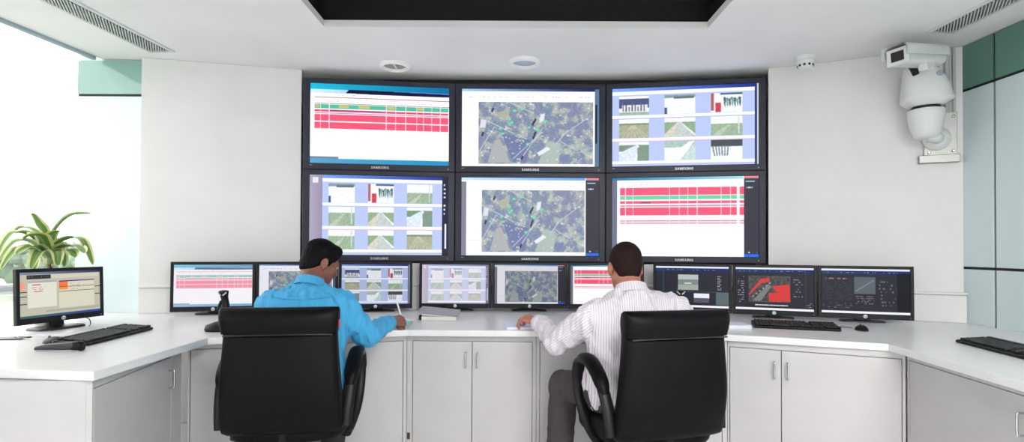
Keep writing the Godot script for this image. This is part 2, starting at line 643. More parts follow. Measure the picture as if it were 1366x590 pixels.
func build_room():
	var paint: Material = M.white_paint
	var b := MB.new()
	b.span(Vector3(-3.9, -0.2, 2.95), Vector3(3.1, 0, -4.4), 0.0)
	var fl := part("floor", b, M.floor_tile, self)
	tag(fl, "pale grey smooth floor under the desk and chairs", "floor", "", "structure")

	# ceiling: slabs around an opening with a black recess above it
	var ce := setting("ceiling", "white plastered ceiling with a black recessed tray above the chairs", "ceiling")
	var ox0 := -1.09
	var ox1 := 1.12
	var of := 3.095
	var on := 0.3
	b = MB.new()
	b.prism(PackedVector2Array([Vector2(-3.396, -2.8), Vector2(ox0, -2.8), Vector2(ox0, 4.4), Vector2(-2.72, 4.4)]), CEIL, CEIL + 0.04)
	part("ceiling_slab", b, M.ceiling_paint, ce)
	for q in [[ox1, 3.0, -2.8, 4.4], [ox0, ox1, of, 4.4], [ox0, ox1, -2.8, on]]:
		b = MB.new()
		b.span(P(q[0], CEIL, q[2]), P(q[1], CEIL + 0.04, q[3]), 0.0)
		part("ceiling_slab", b, M.ceiling_paint, ce)
	b = MB.new()
	var r := 0.02
	b.span(P(ox0 - r - 0.03, CEIL + 0.04, on - r), P(ox0 - r, 2.72, of + r), 0)
	b.span(P(ox1 + r, CEIL + 0.04, on - r), P(ox1 + r + 0.03, 2.72, of + r), 0)
	b.span(P(ox0 - r, CEIL + 0.04, of + r), P(ox1 + r, 2.72, of + r + 0.03), 0)
	b.span(P(ox0 - r, CEIL + 0.04, on - r - 0.03), P(ox1 + r, 2.72, on - r), 0)
	b.span(P(ox0 - r - 0.03, 2.72, on - r - 0.03), P(ox1 + r + 0.03, 2.75, of + r + 0.03), 0)
	part("recess", b, M.recess_black, ce, Transform3D(), "black inner lining of the ceiling tray")
	b = MB.new()
	b.prism(PackedVector2Array([Vector2(-3.62, -2.95), Vector2(3.1, -2.95), Vector2(3.1, 4.4), Vector2(-2.93, 4.4)]), 3.0, 3.1)
	part("roof_slab", b, paint, ce)
	# blind pelmet along the window side of the ceiling
	b = MB.new()
	b.span(P(-2.818, CEIL - 0.022, -2.6), P(-2.788, CEIL + 0.1, 3.62), 0.004)
	var pe := part("trim_1", b, M.pelmet_grey, self)
	slant(pe)
	tag(pe, "blue-grey metal rail along the ceiling edge by the window", "trim", "", "structure")

	# back wall: two white panels splayed towards the room, and the part behind the video wall
	var wb := setting("wall_back", "white back wall panels splayed on both sides of the video wall", "wall")
	b = MB.new()
	b.slab(Vector2(-2.495, 3.615), Vector2(-1.512, 3.85), 0.0, CEIL, 0.09, 0.003)
	part("wall_panel", b, paint, wb)
	b = MB.new()
	b.slab(Vector2(1.795, 3.776), Vector2(2.80, 3.347), 0.0, CEIL, 0.09, 0.003)
	part("wall_panel", b, paint, wb)
	b = MB.new()
	b.slab(Vector2(-1.56, 4.07), Vector2(1.83, 4.05), 0.0, CEIL, 0.1)
	part("wall_core", b, M.gap_black, wb, Transform3D(), "black niche behind the displays")
	b = MB.new()
	b.slab(Vector2(-1.50, 3.87), Vector2(-0.42, 3.985), 0.0, 1.085, 0.05)
	b.slab(Vector2(-0.42, 3.985), Vector2(0.69, 3.985), 0.0, 1.085, 0.05)
	b.slab(Vector2(0.69, 3.985), Vector2(1.79, 3.80), 0.0, 1.085, 0.05)
	part("lower_panel", b, paint, wb)
	b = MB.new()
	b.span(P(-3.0, 0, 4.2), P(3.1, 3.0, 4.35), 0)
	part("outer_wall", b, paint, wb)

	# low ledge that runs along the back of the desk
	var lp := [Vector2(-2.48, 3.592), Vector2(-1.505, 3.825), Vector2(-0.42, 3.93), Vector2(0.69, 3.93), Vector2(1.785, 3.752), Vector2(2.797, 3.32)]
	var le := setting("trim_2", "low white ledge board with a capping strip behind the desk", "trim")
	for i in 5:
		b = MB.new()
		b.slab(lp[i], lp[i + 1], DESK, 0.920, 0.028, 0.0015)
		part("ledge_board", b, paint, le)
		b = MB.new()
		var o := Vector2(0, -0.012)
		b.slab(lp[i] + o, lp[i + 1] + o, 0.9225, 0.938, 0.06 if i in [1, 2, 3] else 0.04, 0.003)
		part("ledge_cap", b, paint, le)

	# pier of back-painted glass between the window and the back wall
	var pi := setting("wall_corner", "narrow corner pier clad in teal and white glass beside the window", "wall")
	b = MB.new()
	b.span(P(-2.945, 0, 3.665), P(-2.4, 3.0, 3.95), 0)
	part("pier_core", b, paint, pi)
	b = MB.new()
	b.span(P(-2.955, 2.232, 3.65), P(-2.498, 2.46, 3.664), 0.0015)
	part("glass_panel", b, M.teal_glass, pi, Transform3D(), "teal glass panel")
	b = MB.new()
	b.span(P(-2.955, 0.3, 3.65), P(-2.498, 2.216, 3.664), 0.0015)
	part("glass_panel", b, M.white_glass, pi, Transform3D(), "white glass panel")
	b = MB.new()
	b.span(P(-2.953, 0.3, 3.658), P(-2.50, 2.46, 3.6655), 0)
	part("joint", b, M.gap_black, pi, Transform3D(), "dark joint between glass panels")

	# right wall with the same glass cladding
	var wr := setting("wall_right", "right side wall clad in pale glass panels with dark joints", "wall")
	b = MB.new()
	b.span(P(2.815, 0, -2.8), P(3.0, 3.0, 4.4), 0)
	part("wall_core", b, M.gap_black, wr)
	var jd := [3.42, 3.13, 1.55, 0.05, -1.45, -2.8]
	var jy := [[0.3, 1.083, "white_glass"], [1.099, 2.182, "white_glass"], [2.198, 2.465, "dark_green_glass"]]
	for i in jd.size() - 1:
		for q in jy:
			b = MB.new()
			b.span(P(2.80, q[0], jd[i] - 0.008), P(2.813, q[1], jd[i + 1] + 0.008), 0.0015)
			part("glass_panel", b, M[q[2]], wr, Transform3D(), "dark green glass panel" if q[2] == "dark_green_glass" else "pale glass panel")

	# wall behind the camera
	b = MB.new()
	b.span(P(-3.75, 0, -2.8), P(3.1, 0.35, -2.95), 0)
	b.span(P(-3.75, 2.46, -2.8), P(3.1, 3.0, -2.95), 0)
	b.span(P(-3.75, 0.35, -2.8), P(-0.4, 2.46, -2.95), 0)
	b.span(P(1.9, 0.35, -2.8), P(3.1, 2.46, -2.95), 0)
	var wf := part("wall_front", b, paint, self)
	tag(wf, "white wall with an added wide window behind the viewer", "wall", "", "structure")
	var w2 := setting("window_2", "unseen window of two panes added in the wall behind the viewer", "window")  # added out of view to send soft daylight onto the desk fronts
	for i in 3:
		b = MB.new()
		b.span(P(-0.4 + 1.15 * i - 0.025, 0.35, -2.85), P(-0.4 + 1.15 * i + 0.025, 2.46, -2.9), 0.004)
		part("mullion", b, M.window_frame, w2)
		if i < 2:
			b = MB.new()
			b.span(P(-0.4 + 1.15 * i + 0.025, 0.35, -2.872), P(-0.4 + 1.15 * (i + 1) - 0.025, 2.46, -2.878), 0)
			part("pane", b, M.pane, w2)

	# left side: window beside the pier, and an added one behind the camera
	var wl := setting("wall_left", "low sill wall and head under and over the window", "wall")
	b = MB.new()
	b.span(P(-3.12, 0, -2.8), P(-2.96, 0.30, 3.95), 0)
	b.span(P(-3.12, 0.3, 0.2), P(-2.96, 2.94, 2.0), 0)
	part("sill_wall", b, paint, wl)
	b = MB.new()
	b.span(P(-3.06, 2.94, -2.8), P(-2.96, 3.02, 3.95), 0)
	part("window_head", b, paint, wl)
	slant(wl)
	var wi := setting("window_1", "tall window with white frame beside the potted plant", "window")
	var ds := [3.64, 2.03]
	for i in ds.size():
		b = MB.new()
		b.span(P(-3.06, 0.30, ds[i] + 0.03), P(-2.98, 2.94, ds[i] - 0.03), 0.004)
		if i > 0:
			part("mullion", b, M.window_frame, wi)
	for i in ds.size() - 1:
		for q in [[0.34, 0.905], [0.965, 2.94]]:
			b = MB.new()
			b.span(P(-3.025, q[0], ds[i] - 0.02), P(-3.019, q[1], ds[i + 1] + 0.02), 0)
			part("pane", b, M.pane, wi)
		b = MB.new()
		b.span(P(-3.05, 0.905, ds[i] + 0.1), P(-2.99, 0.926, ds[i + 1]), 0.004)
		b.span(P(-3.045, 0.926, ds[i] + 0.1), P(-3.01, 0.949, ds[i + 1]), 0.0)
		b.span(P(-3.05, 0.949, ds[i] + 0.1), P(-2.99, 0.965, ds[i + 1]), 0.004)
		part("transom", b, M.window_frame, wi)
	slant(wi)
	var w3 := setting("window_3", "unseen tall three-pane window added on the left behind the viewer", "window")  # added out of view so daylight reaches the right-hand wing
	for i in 4:
		b = MB.new()
		b.span(P(-3.06, 0.30, 0.2 - i * 0.99), P(-2.98, 2.94, 0.14 - i * 0.99), 0.004)
		part("mullion", b, M.window_frame, w3)
		if i < 3:
			b = MB.new()
			b.span(P(-3.025, 0.30, 0.14 - i * 0.99), P(-3.019, 2.94, 0.2 - (i + 1) * 0.99), 0)
			part("pane", b, M.pane, w3)
	slant(w3)


# the window side of the room runs a few degrees out of square
func slant(o: Node3D):
	var c := P(-2.96, 0, 3.65)
	var r := Basis(Vector3.UP, -0.094)
	o.transform = Transform3D(r, c - r * c)


func build_outside():
	var b := MB.new()
	b.span(Vector3(-260, -3.4, 260), Vector3(260, -3.2, -260), 0)
	var g := part("ground", b, M.grass, self)
	tag(g, "hazy green field far below the window", "ground", "", "structure")
	var rng := RandomNumberGenerator.new()
	rng.seed = 11
	var labels := ["pale green tree beyond the window, nearest the window's left edge in view", "pale green tree beyond the window just left of the plant's upright leaf", "pale green tree beyond the window behind the plant's crown", "pale green tree beyond the window close beside the teal pier", "low pale green tree beyond the window, farthest left"]
	for i in 5:
		var ang: float = [0.735, 0.70, 0.662, 0.625, 0.775][i]
		var dist: float = [62.0, 70.0, 58.0, 66.0, 74.0][i]
		var at := Vector3(-sin(ang) * dist, -3.2, -cos(ang) * dist)
		var t := thing("tree", at, labels[i], "tree", "trees beyond the window")
		b = MB.new()
		b.tube([Vector3(0, -0.1, 0), Vector3(0.1, 1.6, 0), Vector3(0, 3.2, 0.1)], [0.22, 0.17, 0.1], 7)
		part("trunk", b, M.bark, t)
		b = MB.new()
		for k in 26:
			var c := Vector3(rng.randf_range(-2.2, 2.2), rng.randf_range(1.6, 4.4), rng.randf_range(-1.8, 1.8))
			lumpy(b, c, rng.randf_range(0.5, 0.95) * (1.2 - 0.12 * c.y), rng.randi())
		part("crown", b, M.tree_leaves, t)


func lumpy(b: MB, c: Vector3, r: float, s: int):
	var f := FastNoiseLite.new()
	f.seed = s
	f.frequency = 2.6
	var rows := []
	for i in 13:
		var a := -PI / 2 + PI * i / 12
		var row := PackedVector3Array()
		for j in 18:
			var t := TAU * j / 18
			var q := Vector3(cos(a) * cos(t), sin(a), cos(a) * sin(t))
			row.append(c + q * r * (1.0 + 0.4 * f.get_noise_3dv(q)))
		rows.append(row)
	b.surf(rows, true, false, true)


# ------------------------------------------------------------------ pictures shown on the screens

class Pic:
	var im: Image
	var w: int
	var h: int

	func _init(w_ := 480, h_ := 270, c := Color.WHITE):
		w = w_
		h = h_
		im = Image.create(w, h, false, Image.FORMAT_RGB8)
		im.fill(c)

	# rectangle in fractions of the picture
	func r(x0: float, y0: float, x1: float, y1: float, c: Color):
		var a := Vector2i(roundi(x0 * w), roundi(y0 * h))
		var b := Vector2i(roundi(x1 * w), roundi(y1 * h))
		im.fill_rect(Rect2i(a, Vector2i(maxi(1, b.x - a.x), maxi(1, b.y - a.y))), c)

	func grad(x0: float, y0: float, x1: float, y1: float, c: Color, d: Color):
		for i in 24:
			var a := lerpf(x0, x1, i / 24.0)
			r(a, y0, lerpf(x0, x1, (i + 1) / 24.0), y1, c.lerp(d, i / 23.0))

	func line(x0: float, y0: float, x1: float, y1: float, t: float, c: Color):
		var n := int(maxf(absf(x1 - x0) * w, absf(y1 - y0) * h)) + 1
		for i in n + 1:
			var x := lerpf(x0, x1, float(i) / n)
			var y := lerpf(y0, y1, float(i) / n)
			r(x - t / 2 * h / w, y - t / 2, x + t / 2 * h / w, y + t / 2, c)

	func poly(pts: Array, c: Color):
		var p := PackedVector2Array()
		var lo := Vector2(1e9, 1e9)
		var hi := Vector2(-1e9, -1e9)
		for q in pts:
			var k := Vector2(q[0] * w, q[1] * h)
			p.append(k)
			lo = lo.min(k)
			hi = hi.max(k)
		for y in range(maxi(0, int(lo.y)), mini(h, int(hi.y) + 1)):
			for x in range(maxi(0, int(lo.x)), mini(w, int(hi.x) + 1)):
				if Geometry2D.is_point_in_polygon(Vector2(x + 0.5, y + 0.5), p):
					im.set_pixel(x, y, c)

	func marks(x0: float, y0: float, x1: float, y1: float, rows: int, c: Color, s: int, fill := 0.6):
		var rng := RandomNumberGenerator.new()
		rng.seed = s
		for i in rows:
			var y := lerpf(y0, y1, (i + 0.2) / rows)
			var x := x0
			while x < x1:
				var l := rng.randf_range(0.006, 0.02)
				if rng.randf() < fill:
					r(x, y, minf(x1, x + l), y + (y1 - y0) / rows * 0.45, c)
				x += l + 0.005

	func put(other: Image, x0: float, y0: float, x1: float, y1: float):
		var o: Image = other.duplicate()
		o.resize(maxi(1, roundi((x1 - x0) * w)), maxi(1, roundi((y1 - y0) * h)), Image.INTERPOLATE_BILINEAR)
		im.blit_rect(o, Rect2i(Vector2i.ZERO, o.get_size()), Vector2i(roundi(x0 * w), roundi(y0 * h)))

	func wash(c: Color, k: float):
		for y in h:
			for x in w:
				im.set_pixel(x, y, im.get_pixel(x, y).lerp(c, k))


func map_image() -> Image:
	if T.has("map"):
		return T.map
	var p := Pic.new(360, 210, Color(0.36, 0.42, 0.56))
	var f := FastNoiseLite.new()
	f.seed = 3
	f.frequency = 0.02
	var g := FastNoiseLite.new()
	g.seed = 9
	g.frequency = 0.11
	var cells := FastNoiseLite.new()
	cells.seed = 14
	cells.noise_type = FastNoiseLite.TYPE_CELLULAR
	cells.cellular_return_type = FastNoiseLite.RETURN_CELL_VALUE
	cells.frequency = 0.085
	for y in p.h:
		for x in p.w:
			var a := f.get_noise_2d(x, y)
			var b := g.get_noise_2d(x, y)
			var c := Color(0.35, 0.41, 0.55).lerp(Color(0.50, 0.55, 0.60), clampf(b + 0.3, 0, 1))
			c = c.lerp(Color(0.62, 0.65, 0.60), clampf(a * 2.6 + 0.05, 0, 0.9))
			var cv := cells.get_noise_2d(x * 1.3 + y * 0.5, y * 1.2 - x * 0.4)
			var town := clampf(a * 1.8 + 0.45, 0, 1)
			if cv > 0.1:
				c = c.lerp(Color(0.66, 0.69, 0.64) if cv < 0.55 else Color(0.80, 0.81, 0.79), town * 0.75)
			elif cv < -0.55:
				c = c.lerp(Color(0.47, 0.56, 0.52), 0.6)
			if x > 250 and y < 120:
				c = c.lerp(Color(0.55, 0.42, 0.55), clampf(b * 1.2, 0, 0.5))
			p.im.set_pixel(x, y, c)
	# wooded slope, airstrip and water
	p.poly([[0.20, 0.50], [0.46, 0.62], [0.42, 0.98], [0.30, 0.98]], Color(0.33, 0.38, 0.55))
	p.poly([[0.60, 0.64], [0.72, 0.66], [0.70, 0.98], [0.52, 0.98]], Color(0.60, 0.68, 0.62))
	p.poly([[0.14, 0.62], [0.19, 0.60], [0.28, 0.98], [0.08, 0.98]], Color(0.62, 0.62, 0.62))
	p.poly([[0.17, 0.17], [0.25, 0.12], [0.27, 0.24], [0.19, 0.33]], Color(0.62, 0.62, 0.52))
	p.poly([[0.71, 0.86], [0.80, 0.84], [0.79, 0.95], [0.73, 0.97]], Color(0.36, 0.42, 0.60))
	for q in [[0.0, 0.24, 0.32, 0.52], [0.26, 0.0, 0.48, 0.18], [0.56, 0.42, 0.36, 0.95], [0.56, 0.48, 0.30, 0.92], [0.0, 0.82, 0.14, 0.40], [0.72, 0.55, 0.98, 0.22], [0.78, 0.45, 0.66, 0.72], [0.86, 0.78, 0.70, 0.62]]:
		p.line(q[0], q[1], q[2], q[3], 0.012, Color(0.72, 0.74, 0.76))
	var rng := RandomNumberGenerator.new()
	rng.seed = 4
	for i in 600:
		var x := rng.randf()
		var y := rng.randf()
		if f.get_noise_2d(x * p.w, y * p.h) + rng.randf_range(-0.25, 0.25) < 0.0:
			continue
		var s := rng.randf_range(0.006, 0.016)
		var k := rng.randf()
		var c := Color(0.84, 0.85, 0.84) if k < 0.35 else (Color(0.73, 0.75, 0.66) if k < 0.8 else Color(0.55, 0.72, 0.58))
		p.r(x, y, x + s * rng.randf_range(0.6, 1.4), y + s * rng.randf_range(0.8, 2.0), c)
	p.poly([[0.54, 0.20], [0.58, 0.18], [0.57, 0.30], [0.53, 0.34]], Color(0.88, 0.89, 0.90))
	p.poly([[0.51, 0.82], [0.60, 0.72], [0.63, 0.76], [0.53, 0.87]], Color(0.90, 0.90, 0.93))
	p.poly([[0.02, 0.28], [0.07, 0.30], [0.06, 0.42], [0.01, 0.42]], Color(0.85, 0.84, 0.88))
	for q in [[0.12, 0.13], [0.49, 0.30], [0.475, 0.345], [0.49, 0.51], [0.48, 0.565], [0.035, 0.52], [0.38, 0.90]]:
		p.poly([[q[0] - 0.012, q[1] + 0.02], [q[0] + 0.004, q[1] - 0.04], [q[0] + 0.016, q[1] - 0.02], [q[0], q[1] + 0.045]], Color(0.05, 0.06, 0.16))
	for q in [[0.19, 0.43], [0.21, 0.51], [0.27, 0.27], [0.29, 0.33], [0.31, 0.14], [0.38, 0.11], [0.44, 0.41], [0.51, 0.44], [0.58, 0.31], [0.27, 0.36], [0.43, 0.68]]:
		p.r(q[0] - 0.012, q[1] - 0.016, q[0] + 0.014, q[1] + 0.02, Color(0.30, 0.86, 0.58))
	p.im.resize(150, 88, Image.INTERPOLATE_LANCZOS)
	p.im.resize(360, 210, Image.INTERPOLATE_CUBIC)
	p.wash(Color(0.78, 0.80, 0.86), 0.24)
	T.map = p.im
	return p.im


func thumb(kind: int, s: int) -> Image:
	var p := Pic.new(84, 64, Color(0.93, 0.95, 0.96))
	var f := FastNoiseLite.new()
	f.seed = s
	f.frequency = 0.09
	var hor := 0.22 + 0.06 * (s % 3)
	match kind:
		0:   # dark trees over white buildings
			p.r(0, 0.12, 1, 0.62, Color(0.22, 0.24, 0.42))
			p.r(0.1, 0.45, 0.95, 0.85, Color(0.88, 0.87, 0.86))
			for i in 8:
				p.r(0.12 + i * 0.1, 0.35 + 0.1 * (i % 3), 0.16 + i * 0.1, 0.8, Color(0.32, 0.32, 0.45))
			p.r(0, 0.85, 1, 1, Color(0.55, 0.66, 0.60))
		1:   # pale forecourt under a canopy
			p.r(0, 0, 1, 0.16, Color(0.45, 0.55, 0.56))
			p.r(0.3, 0.10, 0.95, 0.2, Color(0.3, 0.35, 0.36))
			p.r(0, 0.65, 0.08, 1, Color(0.2, 0.28, 0.4))
		2:   # people by a red vehicle
			p.r(0.14, 0.5, 0.32, 0.98, Color(0.76, 0.16, 0.2))
			p.r(0.0, 0.0, 0.1, 0.9, Color(0.62, 0.3, 0.32))
			for i in 7:
				p.poly([[0.4 + i * 0.08, 0.2 + 0.07 * (i % 3)], [0.48 + i * 0.08, 0.25], [0.46 + i * 0.08, 0.75], [0.42 + i * 0.08, 0.6]], Color(0.35, 0.55, 0.55) if i % 2 else Color(0.25, 0.3, 0.35))
			p.r(0.3, 0.0, 1, 0.1, Color(0.2, 0.3, 0.42))
		3:   # road running away between verges
			p.r(0, hor, 1, 1, Color(0.50, 0.62, 0.48))
			p.poly([[0.42, hor], [0.5, hor], [0.98, 0.95], [0.9, 1], [0.2, 1]], Color(0.72, 0.76, 0.74))
			p.poly([[0.5, hor], [0.53, hor], [1.0, 0.85], [1, 0.98]], Color(0.92, 0.93, 0.95))
			p.poly([[0.42, hor], [0.45, hor], [0.3, 1], [0.0, 1], [0.0, 0.85]], Color(0.80, 0.78, 0.70))
		4:   # open field and fence
			p.r(0, hor + 0.1, 1, 1, Color(0.55, 0.65, 0.52))
			p.poly([[0.0, 1], [0.55, hor + 0.15], [0.62, hor + 0.15], [0.3, 1]], Color(0.68, 0.73, 0.66))
			p.r(0.86, 0, 0.9, 0.9, Color(0.78, 0.8, 0.84))
		5:   # road fork among hedges
			p.r(0, 0.16, 1, 0.5, Color(0.40, 0.52, 0.42))
			p.poly([[0.3, 0.35], [0.6, 0.15], [0.68, 0.2], [0.5, 1], [0, 1], [0, 0.6]], Color(0.83, 0.87, 0.92))
			p.r(0.62, 0.3, 1, 1, Color(0.42, 0.52, 0.44))
		6:   # slanting white road
			p.r(0, 0, 1, 0.35, Color(0.6, 0.72, 0.68))
			p.poly([[0, 0.95], [0.8, 0.05], [0.98, 0.02], [0.5, 1]], Color(0.93, 0.95, 0.95))
			p.poly([[0.5, 1], [0.98, 0.1], [1, 1]], Color(0.72, 0.82, 0.78))
		7:   # dark canopy, white wall
			p.r(0, 0, 1, 0.35, Color(0.18, 0.22, 0.24))
			for i in 6:
				p.line(0.05 + i * 0.1, 0.3, 0.12 + i * 0.08, 0.8, 0.05, Color(0.35, 0.4, 0.45))
		8:   # ploughed track
			p.r(0, 0.3, 1, 1, Color(0.60, 0.62, 0.5))
			for i in 7:
				p.line(0.45, 0.25, 0.1 + i * 0.15, 1.0, 0.03, Color(0.76, 0.72, 0.62))
			p.r(0, 0.22, 1, 0.32, Color(0.42, 0.5, 0.42))
	for y in p.h:
		for x in p.w:
			var c := p.im.get_pixel(x, y)
			var k := 1.0 + 0.13 * f.get_noise_2d(x * 0.9, y * 0.9)
			p.im.set_pixel(x, y, Color(minf(1, c.r * k), minf(1, c.g * k), minf(1, c.b * k)))
	p.wash(Color(0.92, 0.94, 0.98), 0.14)
	p.im.resize(40, 30, Image.INTERPOLATE_LANCZOS)
	p.im.resize(84, 64, Image.INTERPOLATE_CUBIC)
	return p.im


func sheet_one(p: Pic):
	p.grad(0, 0, 1, 0.07, Color(0.08, 0.72, 0.84), Color(0.05, 0.42, 0.60))
	p.grad(0, 0.07, 1, 0.12, Color(0.80, 0.90, 1.0), Color(0.35, 0.45, 0.85))
	p.poly([[0.27, 0.068], [0.46, 0.068], [1, 0.085], [1, 0.115], [0.9, 0.12], [0.5, 0.12], [0.25, 0.11]], Color(0.08, 0.08, 0.22))
	p.r(0, 0.12, 1, 0.92, Color(0.985, 0.985, 1))
	p.marks(0.04, 0.13, 0.5, 0.155, 1, Color(0.72, 0.76, 0.88), 2, 0.4)
	p.r(0.03, 0.165, 1, 0.175, Color(0.55, 0.28, 0.36))
	p.marks(0.05, 0.185, 0.98, 0.235, 2, Color(0.80, 0.78, 0.86), 3, 0.35)
	p.r(0.03, 0.245, 1, 0.253, Color(0.5, 0.45, 0.5))
	p.r(0.03, 0.258, 0.995, 0.31, Color(0.32, 0.72, 0.60))
	for q in [[0.035, 0.06], [0.2, 0.27], [0.34, 0.42], [0.55, 0.6], [0.77, 0.81]]:
		p.r(q[0], 0.268, q[1], 0.30, Color(0.80, 0.72, 0.42))
	p.r(0.03, 0.325, 0.995, 0.35, Color(0.93, 0.28, 0.42))
	p.r(0.14, 0.327, 0.5, 0.337, Color(0.45, 0.25, 0.5))
	p.r(0.03, 0.362, 0.995, 0.375, Color(0.88, 0.45, 0.55))
	p.r(0.03, 0.385, 0.995, 0.468, Color(0.965, 0.34, 0.46))
	p.r(0.03, 0.48, 0.995, 0.562, Color(0.965, 0.34, 0.46))
	for x in [0.068, 0.13, 0.538, 0.606, 0.68, 0.76, 0.81, 0.87, 0.934]:
		p.r(x, 0.24, x + 0.005, 0.562, Color(1, 0.85, 0.9))
	p.r(0, 0.915, 0.2, 0.94, Color(0.45, 0.5, 0.6))
	p.grad(0, 0.94, 1, 1, Color(0.35, 0.62, 0.78), Color(0.1, 0.55, 0.75))


func sheet_two(p: Pic):
	p.im.fill(Color(0.99, 0.99, 1))
	p.grad(0, 0, 0.9, 0.035, Color(0.15, 0.45, 0.6), Color(0.6, 0.82, 0.9))
	p.r(0, 0.035, 0.035, 1, Color(0.42, 0.44, 0.52))
	p.marks(0.1, 0.08, 0.5, 0.1, 1, Color(0.7, 0.72, 0.8), 5, 0.3)
	for q in [[0.13, 0.225, 0], [0.235, 0.28, 1], [0.30, 0.335, 0], [0.352, 0.372, 2], [0.38, 0.48, 0], [0.545, 0.558, 2], [0.575, 0.588, 2]]:
		p.r(0.056, q[0], 0.905, q[1], [Color(0.965, 0.33, 0.46), Color(0.42, 0.78, 0.62), Color(0.85, 0.5, 0.58)][q[2]])
	p.r(0.2, 0.31, 0.27, 0.33, Color(0.55, 0.28, 0.5))
	for x in [0.092, 0.145, 0.40, 0.466, 0.524, 0.588, 0.75, 0.812]:
		p.r(x, 0.13, x + 0.005, 0.59, Color(1, 0.85, 0.9))
	p.r(0.857, 0.12, 0.876, 0.6, Color(0.99, 0.99, 1))
	side_bar(p, 0.905)


func side_bar(p: Pic, x: float):
	p.r(x, 0, 1, 1, Color(0.215, 0.215, 0.265))
	p.r(x, 0, 1, 0.03, Color(0.85, 0.5, 0.55))
	p.r(x + 0.01, 0.06, x + 0.07, 0.075, Color(0.5, 0.75, 0.85))
	p.marks(x + 0.015, 0.09, x + 0.06, 0.2, 3, Color(0.75, 0.85, 0.9), 7, 0.5)
	p.r(x, 0.965, 1, 1, Color(0.15, 0.4, 0.9))
	p.marks(x + 0.01, 0.93, 0.99, 0.965, 1, Color(0.85, 0.9, 0.85), 8, 0.6)


func screen_map(full: bool) -> Pic:
	var p := Pic.new(480, 270, Color(0.97, 0.975, 1))
	if full:
		p.grad(0, 0, 1, 0.03, Color(0.6, 0.75, 0.95), Color(0.08, 0.12, 0.35))
		p.marks(0.02, 0.09, 0.95, 0.12, 1, Color(0.74, 0.78, 0.88), 12, 0.35)
		p.r(0.035, 0.18, 0.04, 0.95, Color(0.86, 0.87, 0.95))
		p.put(map_image(), 0.12, 0.165, 0.955, 0.965)
		p.r(0.968, 0, 1, 1, Color(0.35, 0.45, 0.58))
		p.r(0.972, 0.2, 0.985, 0.7, Color(0.12, 0.13, 0.2))
	else:
		p.r(0, 0.05, 0.035, 1, Color(0.5, 0.5, 0.57))
		p.grad(0, 0, 0.9, 0.035, Color(0.75, 0.88, 0.96), Color(0.4, 0.6, 0.9))
		p.marks(0.3, 0.1, 0.85, 0.125, 1, Color(0.74, 0.8, 0.92), 13, 0.4)
		p.r(0.045, 0.8, 0.14, 0.807, Color(0.8, 0.8, 0.88))
		p.put(map_image(), 0.148, 0.16, 0.895, 0.955)
		side_bar(p, 0.905)
	return p


func screen_cams(mode: int) -> Pic:
	var p := Pic.new(480, 270, Color(0.70, 0.755, 0.925))
	var x0 := 0.0
	var x1 := 0.975
	if mode == 1:
		x0 = 0.09
		x1 = 0.955
	for i in 3:
		var y := 0.105 + i * 0.292
		p.r(x0, y + 0.243, x1, y + 0.28, Color(0.96, 0.96, 1))
		p.r(x0, y + 0.28, x1, y + 0.288, Color(0.62, 0.65, 0.95) if i != 1 else Color(0.9, 0.6, 0.75))
		for j in 3:
			var a := x0 + (x1 - x0) * (0.05 + j * 0.325)
			var kinds: Array = [[0, 1, 2, 8, 3, 4, 5, 6, 7], [1, 2, 4, 4, 3, 5, 4, 3, 8]][mode % 2]
			p.put(thumb(kinds[i * 3 + j], 20 + i * 3 + j + mode), a, y, a + (x1 - x0) * 0.215, y + 0.24)
	p.r(x0, 0.04, x1, 0.085, Color(0.95, 0.96, 1))
	p.grad(0, 0, 1, 0.04, Color(0.5, 0.65, 0.95), Color(0.12, 0.2, 0.55))
	if mode == 1:
		p.grad(0, 0, 0.09, 1, Color(0.66, 0.63, 0.72), Color(0.58, 0.55, 0.64))
		p.r(0.02, 0.03, 0.06, 0.1, Color(0.85, 0.87, 0.92))
		p.r(0.955, 0, 1, 1, Color(0.13, 0.14, 0.25))
		p.marks(0.965, 0.08, 0.98, 0.5, 8, Color(0.8, 0.82, 0.85), 17, 0.7)
		p.r(0.972, 0.6, 0.985, 0.92, Color(0.88, 0.9, 0.92))
	else:
		p.r(0.975, 0, 1, 1, Color(0.15, 0.22, 0.4))
		p.r(0.99, 0, 1, 1, Color(0.75, 0.78, 0.8))
	return p


